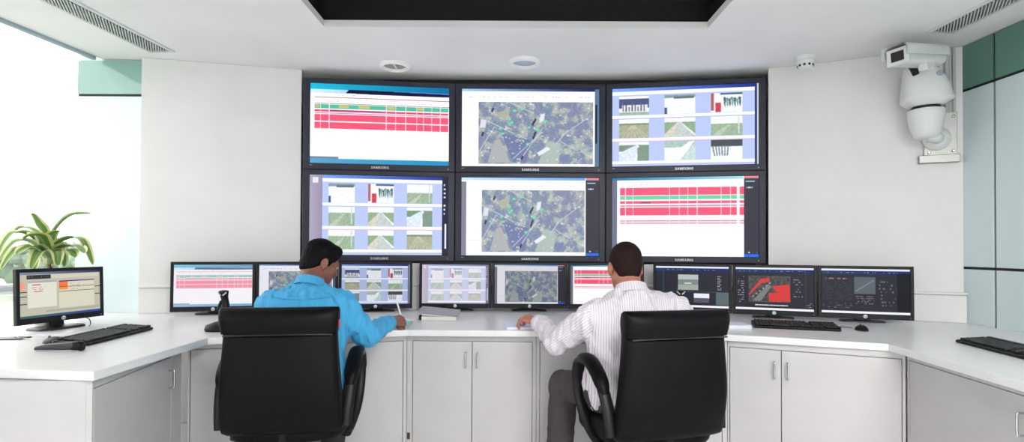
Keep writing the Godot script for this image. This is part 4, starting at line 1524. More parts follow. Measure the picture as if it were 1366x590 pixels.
class Sdf:
	var cell := 0.012
	var lo: Vector3
	var nx: int
	var ny: int
	var nz: int
	var f := PackedFloat32Array()
	var vs := PackedVector3Array()
	var ns := PackedVector3Array()
	var qs := PackedInt32Array()

	# prims: ["cap", a, b, ra, rb, blend] / ["ell", centre, radii, basis, 0, blend]; a seventh entry "sub" cuts away
	func _init(prims: Array, cell_: float, wrinkle: FastNoiseLite = null, amp := 0.0, stretch := Vector3.ONE):
		cell = cell_
		lo = Vector3.ONE * 1e9
		var hi := Vector3.ONE * -1e9
		for p in prims:
			if p.size() > 6:
				continue
			var bb := bounds(p)
			lo = lo.min(bb[0])
			hi = hi.max(bb[1])
		lo -= Vector3.ONE * cell * 3.0
		hi += Vector3.ONE * cell * 3.0
		nx = int((hi.x - lo.x) / cell) + 2
		ny = int((hi.y - lo.y) / cell) + 2
		nz = int((hi.z - lo.z) / cell) + 2
		f.resize(nx * ny * nz)
		f.fill(0.06)
		for p in prims:
			stamp(p)
		if wrinkle:
			var i := 0
			for z in nz:
				for y in ny:
					for x in nx:
						if absf(f[i]) < 0.03:
							var q := lo + Vector3(x, y, z) * cell
							f[i] += amp * wrinkle.get_noise_3d(q.x * stretch.x, q.y * stretch.y, q.z * stretch.z)
						i += 1
		extract()

	func bounds(p: Array) -> Array:
		if p[0] == "cap":
			var ra: Vector3 = Vector3.ONE * p[3]
			var rb: Vector3 = Vector3.ONE * p[4]
			return [(p[1] - ra).min(p[2] - rb), (p[1] + ra).max(p[2] + rb)]
		var m: float = maxf(p[2].x, maxf(p[2].y, p[2].z))
		return [p[1] - Vector3.ONE * m, p[1] + Vector3.ONE * m]

	func stamp(p: Array):
		var bb := bounds(p)
		var k: float = p[5]
		var sub := p.size() > 6
		var pad := k + cell * 2.5
		var a0: Vector3 = ((bb[0] - lo) / cell - Vector3.ONE * (pad / cell)).floor()
		var a1: Vector3 = ((bb[1] - lo) / cell + Vector3.ONE * (pad / cell)).ceil()
		var x0 := maxi(0, int(a0.x))
		var x1 := mini(nx - 1, int(a1.x))
		var y0 := maxi(0, int(a0.y))
		var y1 := mini(ny - 1, int(a1.y))
		var z0 := maxi(0, int(a0.z))
		var z1 := mini(nz - 1, int(a1.z))
		var cap: bool = p[0] == "cap"
		var a: Vector3 = p[1]
		var ab := Vector3.ZERO
		var inv := 0.0
		var ra := 0.0
		var dr := 0.0
		var rad := Vector3.ONE
		var bas := Basis()
		if cap:
			ab = p[2] - a
			inv = 1.0 / maxf(1e-9, ab.length_squared())
			ra = p[3]
			dr = p[4] - p[3]
		else:
			rad = p[2]
			bas = p[3].transposed()
		var ir := Vector3.ONE / rad
		var ir2 := ir * ir
		for z in range(z0, z1 + 1):
			for y in range(y0, y1 + 1):
				var i := (z * ny + y) * nx + x0
				for x in range(x0, x1 + 1):
					var q := lo + Vector3(x, y, z) * cell - a
					var d: float
					if cap:
						var t := clampf(q.dot(ab) * inv, 0.0, 1.0)
						d = (q - ab * t).length() - ra - dr * t
					else:
						q = bas * q
						var k0 := (q * ir).length()
						var k1 := (q * ir2).length()
						d = k0 * (k0 - 1.0) / maxf(1e-6, k1)
					var c := f[i]
					if sub:
						var h := maxf(k - absf(c + d), 0.0) / k
						f[i] = maxf(c, -d) + h * h * k * 0.25
					else:
						var h := maxf(k - absf(c - d), 0.0) / k
						f[i] = minf(c, d) - h * h * k * 0.25
					i += 1

	func extract():
		var at := PackedInt32Array()
		at.resize(nx * ny * nz)
		at.fill(-1)
		var sx := 1
		var sy := nx
		var sz := nx * ny
		var off := [0, sx, sy, sx + sy, sz, sz + sx, sz + sy, sz + sx + sy]
		var pos := [Vector3(0, 0, 0), Vector3(1, 0, 0), Vector3(0, 1, 0), Vector3(1, 1, 0), Vector3(0, 0, 1), Vector3(1, 0, 1), Vector3(0, 1, 1), Vector3(1, 1, 1)]
		var edges := [[0, 1], [2, 3], [4, 5], [6, 7], [0, 2], [1, 3], [4, 6], [5, 7], [0, 4], [1, 5], [2, 6], [3, 7]]
		var act := PackedInt32Array()
		for z in nz - 1:
			for y in ny - 1:
				var i := (z * ny + y) * nx
				for x in nx - 1:
					var g := f[i]
					if g < 0.04 and g > -0.04:
						var s := g < 0.0
						if (f[i + sx] < 0.0) != s or (f[i + sy] < 0.0) != s or (f[i + sz] < 0.0) != s or (f[i + sx + sy] < 0.0) != s or (f[i + sx + sz] < 0.0) != s or (f[i + sy + sz] < 0.0) != s or (f[i + sx + sy + sz] < 0.0) != s:
							var sum := Vector3.ZERO
							var cnt := 0
							for e in edges:
								var u := f[i + off[e[0]]]
								var w := f[i + off[e[1]]]
								if (u < 0.0) != (w < 0.0):
									sum += pos[e[0]].lerp(pos[e[1]], u / (u - w))
									cnt += 1
							at[i] = vs.size()
							act.append(i)
							vs.append(lo + (Vector3(x, y, z) + sum / cnt) * cell)
							var c0 := f[i]
							var c1 := f[i + sx]
							var c2 := f[i + sy]
							var c3 := f[i + sx + sy]
							var c4 := f[i + sz]
							var c5 := f[i + sz + sx]
							var c6 := f[i + sz + sy]
							var c7 := f[i + sz + sx + sy]
							ns.append(Vector3(c1 + c3 + c5 + c7 - c0 - c2 - c4 - c6, c2 + c3 + c6 + c7 - c0 - c1 - c4 - c5, c4 + c5 + c6 + c7 - c0 - c1 - c2 - c3).normalized())
					i += 1
		for i in act:
			var s := f[i] < 0.0
			for ax in [[sx, sy, sz], [sy, sz, sx], [sz, sx, sy]]:
				if (f[i + ax[0]] < 0.0) != s:
					var a := at[i]
					var b := at[i - ax[1]]
					var c := at[i - ax[1] - ax[2]]
					var d := at[i - ax[2]]
					if a < 0 or b < 0 or c < 0 or d < 0:
						continue
					if s:
						qs.append_array(PackedInt32Array([a, b, c, d]))
					else:
						qs.append_array(PackedInt32Array([a, d, c, b]))

	# adds the surface to b; x places it; bones = [[a, b, across]] gives cloth a u coordinate in metres
	func into(b: MB, x := Transform3D(), bones := []):
		var s := b.v.size()
		if bones.is_empty():
			for i in vs.size():
				b.v.append(x * vs[i])
				b.n.append(x.basis * ns[i])
				b.uv.append(Vector2(vs[i].x, vs[i].y))
			for i in range(0, qs.size(), 4):
				var q0 := s + qs[i]
				var q1 := s + qs[i + 1]
				var q2 := s + qs[i + 2]
				var q3 := s + qs[i + 3]
				b.ix.append_array(PackedInt32Array([q0, q2, q1, q0, q3, q2]))
			return
		for i in range(0, qs.size(), 4):
			var q := [qs[i], qs[i + 1], qs[i + 2], qs[i + 3]]
			var mid := (vs[q[0]] + vs[q[2]]) / 2
			var best := 1e9
			var k := 0
			for j in bones.size():
				var bn: Array = bones[j]
				var ab: Vector3 = bn[1] - bn[0]
				var t := clampf((mid - bn[0]).dot(ab) / ab.length_squared(), 0, 1)
				var d: float = (mid - bn[0] - ab * t).length() - bn[3]
				if d < best:
					best = d
					k = j
			var bn: Array = bones[k]
			var ax: Vector3 = (bn[1] - bn[0]).normalized()
			var across: Vector3 = (bn[2] - ax * bn[2].dot(ax)).normalized()
			var third := ax.cross(across)
			var first := 0.0
			var base := b.v.size()
			for j in 4:
				var p: Vector3 = vs[q[j]]
				var u: float
				if bn[4]:
					u = (p - bn[0]).dot(across)
				else:
					var r: Vector3 = p - bn[0]
					var ang := atan2(r.dot(third), r.dot(across))
					if j == 0:
						first = ang
					elif ang - first > PI:
						ang -= TAU
					elif ang - first < -PI:
						ang += TAU
					u = ang * bn[3]
				b.v.append(x * p)
				b.n.append(x.basis * ns[q[j]])
				b.uv.append(Vector2(u / 0.0105, p.y * 10.0))
			b.ix.append_array(PackedInt32Array([base, base + 2, base + 1, base, base + 3, base + 2]))

	# the field at a point
	func at_point(p: Vector3) -> float:
		var g := (p - lo) / cell
		var i := (clampi(roundi(g.z), 0, nz - 1) * ny + clampi(roundi(g.y), 0, ny - 1)) * nx + clampi(roundi(g.x), 0, nx - 1)
		return f[i]


# a hand: wrist point, f towards the fingers, u out of the back of the hand, thumb = side of the thumb along f x u; curl per finger in radians
func hand_prims(wr: Vector3, f: Vector3, u: Vector3, thumb: float, curl: Array, thumb_dir: Vector3) -> Array:
	f = f.normalized()
	u = (u - f * u.dot(f)).normalized()
	var s := f.cross(u) * thumb
	var out := [["cap", wr - f * 0.03, wr + f * 0.02, 0.026, 0.024, 0.012]]
	var len := [0.078, 0.083, 0.079, 0.070]
	var seg := [[0.040, 0.025, 0.019], [0.044, 0.028, 0.020], [0.041, 0.026, 0.020], [0.032, 0.020, 0.017]]
	for i in 4:
		var l := 0.030 - i * 0.0195
		var k: Vector3 = wr + f * len[i] + s * l + u * (0.004 - 0.003 * absf(i - 1.3))
		out.append(["cap", wr + f * 0.012 + s * l * 0.6, k, 0.0145, 0.0118, 0.010])
		var d := (f + s * (0.12 - 0.08 * i)).normalized()
		var ax := d.cross(u).normalized()
		var p := k
		for j in 3:
			var c: float = curl[i] * [0.9, 1.1, 0.7][j]
			d = d.rotated(ax, -c)
			var q: Vector3 = p + d * seg[i][j]
			out.append(["cap", p, q, [0.0100, 0.0090, 0.0083][j] - (0.001 if i == 3 else 0.0), [0.0092, 0.0084, 0.0074][j] - (0.001 if i == 3 else 0.0), 0.0035])
			p = q
	var t0 := wr + f * 0.018 + s * 0.022 - u * 0.006
	var t1 := wr + f * 0.046 + s * 0.042 - u * 0.014
	var t2 := t1 + thumb_dir.normalized() * 0.032
	out.append(["cap", t0, t1, 0.0145, 0.0118, 0.010])
	out.append(["cap", t1, t2, 0.0108, 0.0098, 0.004])
	out.append(["cap", t2, t2 + (thumb_dir.normalized() * 0.6 + f * 0.4).normalized() * 0.024, 0.0098, 0.0082, 0.003])
	return out


# head in its own frame: +z is the face, y up
func head_prims(nape: Vector3) -> Array:
	var b := Basis()
	var o := [
		["ell", Vector3(0, 0.036, -0.012), Vector3(0.075, 0.088, 0.097), b, 0, 0.03], ["ell", Vector3(0, -0.025, 0.03), Vector3(0.063, 0.085, 0.066), b, 0, 0.03],
		["ell", Vector3(0, -0.062, 0.028), Vector3(0.052, 0.05, 0.058), b, 0, 0.03], ["cap", Vector3(-0.014, -0.098, 0.068), Vector3(0.014, -0.098, 0.068), 0.019, 0.019, 0.025],
		["cap", Vector3(-0.05, -0.06, 0.0), Vector3(-0.02, -0.096, 0.055), 0.02, 0.017, 0.03], ["cap", Vector3(0.05, -0.06, 0.0), Vector3(0.02, -0.096, 0.055), 0.02, 0.017, 0.03],
		["cap", Vector3(-0.034, 0.022, 0.078), Vector3(0.034, 0.022, 0.078), 0.013, 0.013, 0.015], ["cap", Vector3(0, 0.008, 0.094), Vector3(0, -0.03, 0.112), 0.008, 0.011, 0.014],
		["ell", Vector3(0.011, -0.034, 0.103), Vector3(0.009, 0.008, 0.01), b, 0, 0.006], ["ell", Vector3(-0.011, -0.034, 0.103), Vector3(0.009, 0.008, 0.01), b, 0, 0.006],
		["ell", Vector3(0.04, -0.022, 0.07), Vector3(0.02, 0.02, 0.018), b, 0, 0.02], ["ell", Vector3(-0.04, -0.022, 0.07), Vector3(0.02, 0.02, 0.018), b, 0, 0.02],
		["cap", Vector3(-0.017, -0.061, 0.089), Vector3(0.017, -0.061, 0.089), 0.0075, 0.0075, 0.006], ["cap", Vector3(-0.014, -0.073, 0.087), Vector3(0.014, -0.073, 0.087), 0.0078, 0.0078, 0.006],
		["cap", Vector3(0, -0.055, -0.03), nape, 0.056, 0.056, 0.03]]
	for s in [-1.0, 1.0]:
		o.append(["ell", Vector3(s * 0.031, 0.002, 0.102), Vector3(0.017, 0.011, 0.014), b, 0, 0.01, "sub"])
		var eb := Basis(Vector3.UP, s * 0.45) * Basis(Vector3.RIGHT, -0.2)
		o.append(["ell", Vector3(s * 0.079, -0.004, -0.006), Vector3(0.009, 0.033, 0.021), eb, 0, 0.006])
		o.append(["ell", Vector3(s * 0.076, -0.03, 0.003), Vector3(0.008, 0.012, 0.01), eb, 0, 0.006])
		o.append(["ell", Vector3(s * 0.091, 0.0, 0.0), Vector3(0.006, 0.020, 0.011), eb, 0, 0.004, "sub"])
	return o


func add_face(t: Node3D, x: Transform3D):
	for s in [-1.0, 1.0]:
		var b := MB.new()
		b.ball(Vector3.ZERO, Vector3(0.0125, 0.0085, 0.010), 14, 8)
		var e := wpart("eye", b, M.eye_white, t)
		e.transform = e.transform * x * Transform3D(Basis(), Vector3(s * 0.031, 0.003, 0.084))
		b = MB.new()
		b.ball(Vector3(0, -0.001, 0.0098), Vector3(0.0052, 0.0055, 0.0025), 12, 6)
		part("iris", b, M.eye_dark, e)


func collar(t: Node3D, m: Material, c: Vector3, up: Vector3, r: Vector2, h: float, called := "collar"):
	up = up.normalized()
	var sx := up.cross(Vector3.BACK).normalized()
	var sz := sx.cross(up)
	var rows := []
	for q in [[1.18, 0.0, 0.0], [1.16, 0.25, 0.0], [1.04, 1.0, 1.0], [0.97, 1.02, 1.0], [0.95, 0.4, 1.0]]:
		var row := PackedVector3Array()
		for j in 32:
			var a := TAU * j / 32
			var dip := 0.4 * h * maxf(0.0, -sin(a))
			row.append(c + sx * cos(a) * r.x * q[0] + sz * sin(a) * r.y * q[0] + up * (h * q[1] - dip * q[2]))
		rows.append(row)
	var b := MB.new()
	b.surf(rows, true, false, true)
	for i in b.uv.size():
		b.uv[i] *= 40.0
	wpart(called, b, m, t)


func cuff(t: Node3D, m: Material, wr: Vector3, dir: Vector3, r: float, l: float):
	dir = dir.normalized()
	var b := MB.new()
	b.tube([wr - dir * l, wr - dir * l * 0.9, wr - dir * 0.004, wr, wr - dir * 0.002], [r * 0.9, r * 1.04, r, r * 0.96, r * 0.8], 22, false, 0.92)
	for i in b.uv.size():
		b.uv[i] *= 24.0
	wpart("cuff", b, m, t)


func build_people():
	person_blue()
	person_striped()


func person_blue():
	var t := thing("person", P(-0.94, 0, 2.45), "person in a bright blue shirt writing at the desk, head turned right", "person")
	var k := 0.05
	var sl := P(-1.12, 0.917, 2.53)
	var sr := P(-0.80, 0.912, 2.56)
	var el := P(-1.25, 0.785, 2.68)
	var er := P(-0.708, 0.772, 2.64)
	var wl := P(-1.09, 0.795, 2.94)
	var wr := P(-0.652, 0.80, 2.895)
	var nb := P(-0.968, 1.0, 2.59)
	var hd := P(-0.957, 1.122, 2.70)
	var kl := P(-1.08, 0.535, 2.77)
	var kr := P(-0.885, 0.535, 2.81)
	var fl := P(-1.07, 0.09, 2.66)
	var fr := P(-0.90, 0.09, 2.70)
	var pv := P(-0.94, 0.56, 2.46)
	# head frame
	var fw := Vector3(sin(0.88) * cos(0.42), -sin(0.42), -cos(0.88) * cos(0.42))
	var rt := Vector3.UP.cross(fw).normalized()
	var hx := Transform3D(Basis(rt, fw.cross(rt), fw).scaled(Vector3.ONE * 0.88), hd)
	# body
	var body := MB.new()
	Sdf.new([["cap", pv - Vector3(0.08, 0, 0), pv + Vector3(0.08, 0, 0), 0.11, 0.11, k], ["cap", pv, P(-0.955, 0.84, 2.55), 0.10, 0.08, k], ["cap", sl, sr, 0.05, 0.05, k], ["cap", nb - Vector3(0, 0.06, 0), hd - Vector3(0.01, 0.05, -0.02), 0.055, 0.05, k],
		["cap", sl, el, 0.042, 0.036, k], ["cap", el, wl, 0.036, 0.026, 0.02], ["cap", sr, er, 0.042, 0.036, k], ["cap", er, wr, 0.036, 0.026, 0.02],
		["cap", pv - Vector3(0.09, 0.01, 0), kl, 0.075, 0.05, k], ["cap", kl, fl, 0.05, 0.035, 0.02], ["cap", pv + Vector3(0.09, -0.01, 0), kr, 0.075, 0.05, k], ["cap", kr, fr, 0.05, 0.035, 0.02]], 0.016).into(body)
	Sdf.new(head_prims(hx.affine_inverse() * (nb + Vector3(0, -0.02, 0))), 0.004).into(body, hx)
	var fd := Vector3(0.55, 0.0, -0.72)
	Sdf.new(hand_prims(wr + fd.normalized() * 0.012, fd, Vector3(0.42, 0.80, 0.40), -1.0, [0.95, 1.2, 1.3, 1.35], Vector3(0.45, -0.15, -0.85)), 0.0035).into(body)
	Sdf.new(hand_prims(wl, Vector3(0.5, -0.05, -0.4), Vector3(0, 1, 0.1), 1.0, [0.3, 0.35, 0.35, 0.4], Vector3(0.9, -0.1, -0.3)), 0.0045).into(body)
	wpart("body", body, M.skin_dark, t)
	add_face(t, hx)
	# hair
	var hair := MB.new()
	var b0 := Basis()
	var nz := FastNoiseLite.new()
	nz.seed = 5
	nz.frequency = 1.0
	Sdf.new([["ell", Vector3(0, 0.045, -0.014), Vector3(0.084, 0.09, 0.101), b0, 0, 0.02], ["ell", Vector3(0, -0.02, -0.052), Vector3(0.068, 0.075, 0.056), b0, 0, 0.03], ["cap", Vector3(-0.035, 0.092, 0.055), Vector3(0.035, 0.092, 0.057), 0.026, 0.026, 0.03],
		["cap", Vector3(0.076, 0.02, 0.025), Vector3(0.075, -0.012, 0.022), 0.012, 0.006, 0.01], ["cap", Vector3(-0.076, 0.02, 0.025), Vector3(-0.075, -0.012, 0.022), 0.012, 0.006, 0.01],
		["ell", Vector3(0, -0.03, 0.115), Vector3(0.115, 0.092, 0.085), b0, 0, 0.012, "sub"], ["ell", Vector3(0.09, -0.03, 0.0), Vector3(0.022, 0.045, 0.028), b0, 0, 0.01, "sub"], ["ell", Vector3(-0.09, -0.03, 0.0), Vector3(0.022, 0.045, 0.028), b0, 0, 0.01, "sub"],
		["ell", Vector3(0, -0.17, -0.04), Vector3(0.2, 0.09, 0.2), b0, 0, 0.015, "sub"]], 0.004, nz, 0.0035, Vector3(70, 20, 70)).into(hair)
	var h := wpart("hair", hair, M.hair_black, t, "short black hair")
	h.transform = h.transform * hx
	for s in [-1.0, 1.0]:
		var eb := MB.new()
		eb.tube([Vector3(s * 0.014, 0.019, 0.094), Vector3(s * 0.032, 0.024, 0.089), Vector3(s * 0.049, 0.018, 0.074)], [0.003, 0.004, 0.002], 6)
		var e := wpart("eyebrow", eb, M.hair_black, t)
		e.transform = e.transform * hx
	var lp := MB.new()
	lp.tube([Vector3(-0.02, -0.067, 0.090), Vector3(0, -0.067, 0.0965), Vector3(0.02, -0.067, 0.090)], [0.002, 0.0035, 0.002], 6)
	var li := wpart("lips", lp, M.lips, t)
	li.transform = li.transform * hx
	# shirt
	var wz := FastNoiseLite.new()
	wz.seed = 8
	wz.frequency = 1.0
	wz.fractal_octaves = 2
	var shirt := MB.new()
	var sd := Sdf.new([["cap", P(-0.957, 0.90, 2.535), P(-0.945, 0.64, 2.47), 0.105, 0.12, k], ["cap", P(-1.05, 0.875, 2.51), P(-1.01, 0.64, 2.46), 0.10, 0.115, k], ["cap", P(-0.865, 0.885, 2.525), P(-0.88, 0.64, 2.46), 0.10, 0.115, k], ["cap", sl, sr, 0.062, 0.062, 0.06],
		["cap", nb - Vector3(0, 0.02, 0), sl + Vector3(0.03, 0, 0), 0.062, 0.055, 0.06], ["cap", nb - Vector3(0, 0.02, 0), sr - Vector3(0.03, 0, 0), 0.062, 0.055, 0.06],
		["cap", pv + Vector3(-0.07, 0.02, 0), pv + Vector3(0.07, 0.02, 0), 0.128, 0.128, k],
		["cap", sl, el, 0.066, 0.056, 0.04], ["cap", el, wl - (wl - el) * 0.08, 0.054, 0.04, 0.02], ["cap", sr, er, 0.066, 0.058, 0.04], ["cap", er, wr - (wr - er) * 0.12, 0.056, 0.042, 0.02]], 0.009, wz, 0.013, Vector3(24, 7, 17))
	sd.into(shirt)
	wpart("shirt", shirt, M.blue_shirt, t, "bright blue long-sleeved shirt")
	collar(t, M.blue_shirt, nb + Vector3(0.0, 0.004, 0.012), hd - nb + Vector3(0, 0.10, 0), Vector2(0.062, 0.062), 0.044)
	cuff(t, M.blue_shirt, wr, wr - er, 0.042, 0.05)
	cuff(t, M.blue_shirt, wl, wl - el, 0.04, 0.05)
	seam(t, sd, M.blue_seam, -1.09, -0.82, 0.972, 0.975)
	# trousers and shoes
	var tr := MB.new()
	Sdf.new([["cap", pv + Vector3(-0.07, 0, 0), pv + Vector3(0.07, 0, 0), 0.118, 0.118, k], ["cap", pv - Vector3(0.09, 0.01, 0), kl, 0.088, 0.068, k], ["cap", kl, fl + Vector3(0, 0.03, 0), 0.066, 0.056, 0.02], ["cap", pv + Vector3(0.09, -0.01, 0), kr, 0.088, 0.068, k], ["cap", kr, fr + Vector3(0, 0.03, 0), 0.066, 0.056, 0.02]], 0.013).into(tr)
	wpart("trousers", tr, M.navy_trousers, t)
	shoe(t, fl)
	shoe(t, fr)


func seam(t: Node3D, sd: Sdf, m: Material, x0: float, x1: float, y0: float, y1: float):
	var path := []
	for i in 33:
		var k := i / 32.0
		var x := lerpf(x0, x1, k)
		var y := lerpf(y0, y1, k) - 0.012 * sin(k * PI)
		var z := -2.25
		while z > -2.75 and sd.at_point(Vector3(x, y, z)) > 0.002:
			z -= 0.002
		path.append(Vector3(x, y, z))
	for r in 3:
		var sm := path.duplicate()
		for i in range(1, path.size() - 1):
			sm[i] = Vector3(path[i].x, path[i].y, (path[i - 1].z + path[i].z * 2 + path[i + 1].z) / 4)
		path = sm
	var b := MB.new()
	b.tube(path, 0.003, 6)
	wpart("yoke_seam", b, m, t)


func shoe(t: Node3D, an: Vector3, turn := 0.0):
	var b := MB.new()
	var rows := []
	for i in 13:
		var k := i / 12.0
		var w := 0.036 + 0.014 * sin(k * 2.6)
		var hh := lerpf(0.10, 0.045, smoothstep(0.25, 0.75, k)) * sqrt(maxf(0.06, 1 - pow(absf(2 * k - 1), 6)))
		w *= sqrt(maxf(0.08, 1 - pow(absf(2 * k - 1), 5)))
		var row := PackedVector3Array()
		for j in 16:
			var a := TAU * j / 16
			row.append(an + Vector3(w * cos(a), 0, 0.075 - 0.25 * k).rotated(Vector3.UP, turn) + Vector3(0, -an.y + 0.002 + hh * (0.5 + 0.5 * sin(a)), 0))
		rows.append(row)
	b.surf(rows, true, true, true)
	wpart("shoe", b, M.shoe_black, t)


func person_striped():
	var t := thing("person", P(0.53, 0, 2.45), "person in a white striped shirt and dark trousers leaning over the desk", "person")
	var k := 0.05
	var sl := P(0.372, 0.882, 2.465)
	var sr := P(0.752, 0.912, 2.50)
	var el := P(0.228, 0.748, 2.63)
	var er := P(0.915, 0.79, 2.70)
	var wl := P(0.142, 0.806, 2.885)
	var wr := P(0.955, 0.795, 2.94)
	var nb := P(0.552, 0.985, 2.50)
	var hd := P(0.546, 1.108, 2.60)
	var kl := P(0.265, 0.502, 2.765)
	var kr := P(0.72, 0.505, 2.80)
	var fl := P(0.245, 0.09, 2.74)
	var fr := P(0.72, 0.09, 2.68)
	var pv := P(0.54, 0.56, 2.45)
	var hl := P(0.455, 0.55, 2.45)
	var hr := P(0.63, 0.55, 2.46)
	var fw := Vector3(-sin(0.06) * cos(0.30), -sin(0.30), -cos(0.06) * cos(0.30))
	var rt := Vector3.UP.cross(fw).normalized()
	var hx := Transform3D(Basis(rt, fw.cross(rt), fw).scaled(Vector3.ONE * 0.95), hd)
	var body := MB.new()
	Sdf.new([["cap", hl, hr, 0.11, 0.11, k], ["cap", pv, P(0.55, 0.83, 2.49), 0.11, 0.08, k], ["cap", sl, sr, 0.05, 0.05, k], ["cap", nb - Vector3(0, 0.06, 0), hd - Vector3(0, 0.05, -0.03), 0.058, 0.055, k],
		["cap", sl, el, 0.042, 0.036, k], ["cap", el, wl, 0.036, 0.027, 0.02], ["cap", sr, er, 0.042, 0.036, k], ["cap", er, wr, 0.036, 0.027, 0.02],
		["cap", hl, kl, 0.075, 0.05, k], ["cap", kl, fl, 0.05, 0.035, 0.02], ["cap", hr, kr, 0.075, 0.05, k], ["cap", kr, fr, 0.05, 0.035, 0.02]], 0.016).into(body)
	Sdf.new(head_prims(hx.affine_inverse() * (nb + Vector3(0, -0.02, 0))), 0.004).into(body, hx)
	var fd := Vector3(-0.62, 0.12, -0.55)
	Sdf.new(hand_prims(wl + fd.normalized() * 0.01, fd, Vector3(-0.05, 0.95, 0.25), 1.0, [0.55, 0.55, 0.6, 0.65], Vector3(0.1, -0.3, -0.9)), 0.0035).into(body)
	Sdf.new(hand_prims(wr, Vector3(-0.2, -0.05, -0.6), Vector3(0, 1, 0.1), -1.0, [0.3, 0.3, 0.35, 0.4], Vector3(-0.7, -0.1, -0.6)), 0.0045).into(body)
	wpart("body", body, M.skin_mid, t)
	add_face(t, hx)
	var hair := MB.new()
	var b0 := Basis()
	var nz := FastNoiseLite.new()
	nz.seed = 6
	nz.frequency = 1.0
	Sdf.new([["ell", Vector3(0, 0.042, -0.016), Vector3(0.0805, 0.087, 0.0985), b0, 0, 0.02], ["ell", Vector3(0, -0.012, -0.058), Vector3(0.064, 0.075, 0.048), b0, 0, 0.03],
		["cap", Vector3(0.074, 0.02, 0.02), Vector3(0.072, -0.018, 0.018), 0.010, 0.004, 0.01], ["cap", Vector3(-0.074, 0.02, 0.02), Vector3(-0.072, -0.018, 0.018), 0.010, 0.004, 0.01],
		["ell", Vector3(0, 0.0, 0.125), Vector3(0.115, 0.092, 0.085), b0, 0, 0.012, "sub"], ["ell", Vector3(0.088, -0.03, 0.0), Vector3(0.02, 0.045, 0.03), b0, 0, 0.01, "sub"], ["ell", Vector3(-0.088, -0.03, 0.0), Vector3(0.02, 0.045, 0.03), b0, 0, 0.01, "sub"],
		["ell", Vector3(0, -0.175, -0.05), Vector3(0.2, 0.1, 0.2), b0, 0, 0.02, "sub"]], 0.004, nz, 0.003, Vector3(90, 60, 90)).into(hair)
	var h := wpart("hair", hair, M.hair_brown, t, "close-cropped dark brown hair")
	h.transform = h.transform * hx
	# shirt, striped along the back and the sleeves
	var wz := FastNoiseLite.new()
	wz.seed = 21
	wz.frequency = 1.0
	wz.fractal_octaves = 2
	var shirt := MB.new()
	var sd := Sdf.new([["cap", P(0.55, 0.89, 2.485), P(0.54, 0.64, 2.45), 0.11, 0.135, k], ["cap", P(0.455, 0.86, 2.455), P(0.47, 0.64, 2.45), 0.105, 0.13, k], ["cap", P(0.65, 0.87, 2.475), P(0.61, 0.64, 2.45), 0.105, 0.13, k], ["cap", sl, sr, 0.064, 0.064, 0.06],
		["cap", nb - Vector3(0, 0.02, 0), sl + Vector3(0.04, 0, 0), 0.064, 0.056, 0.06], ["cap", nb - Vector3(0, 0.02, 0), sr - Vector3(0.04, 0, 0), 0.064, 0.056, 0.06], ["cap", hl + Vector3(0.01, 0.02, 0), hr + Vector3(-0.01, 0.02, 0), 0.135, 0.135, k],
		["cap", sl, el, 0.070, 0.064, 0.04], ["cap", el, wl - (wl - el) * 0.10, 0.062, 0.046, 0.02], ["cap", sr, er, 0.068, 0.060, 0.04], ["cap", er, wr - (wr - er) * 0.08, 0.058, 0.042, 0.02]], 0.009, wz, 0.013, Vector3(20, 9, 15))
	var vx := Vector3(1, 0, 0)
	sd.into(shirt, Transform3D(), [[P(0.552, 0.97, 2.48), P(0.54, 0.56, 2.45), vx, 0.19, true], [sl + Vector3(-0.005, -0.01, 0), el, vx, 0.066, false], [el, wl, vx, 0.055, false], [sr, er, vx, 0.066, false], [er, wr, vx, 0.055, false]])
	wpart("shirt", shirt, M.striped_shirt, t, "white long-sleeved shirt with fine mauve stripes")
	collar(t, M.striped_shirt, nb + Vector3(0.0, 0.0, 0.012), hd - nb + Vector3(0, 0.10, 0), Vector2(0.068, 0.066), 0.046)
	cuff(t, M.striped_shirt, wl, wl - el, 0.045, 0.055)
	cuff(t, M.striped_shirt, wr, wr - er, 0.042, 0.05)
	var tr := MB.new()
	var wt := FastNoiseLite.new()
	wt.seed = 31
	wt.frequency = 1.0
	Sdf.new([["cap", hl, hr, 0.118, 0.118, k], ["cap", hl - Vector3(0, 0.01, 0), kl, 0.094, 0.073, 0.04], ["cap", kl, fl + Vector3(0, 0.03, 0), 0.072, 0.068, 0.02], ["cap", hr, kr, 0.094, 0.072, k], ["cap", kr, fr + Vector3(0, 0.03, 0), 0.07, 0.062, 0.02]], 0.0105, wt, 0.009, Vector3(12, 12, 12)).into(tr)
	wpart("trousers", tr, M.dark_trousers, t, "dark grey-brown trousers")
	shoe(t, fl, 0.2)
	shoe(t, fr)


# ------------------------------------------------------------------ potted plant

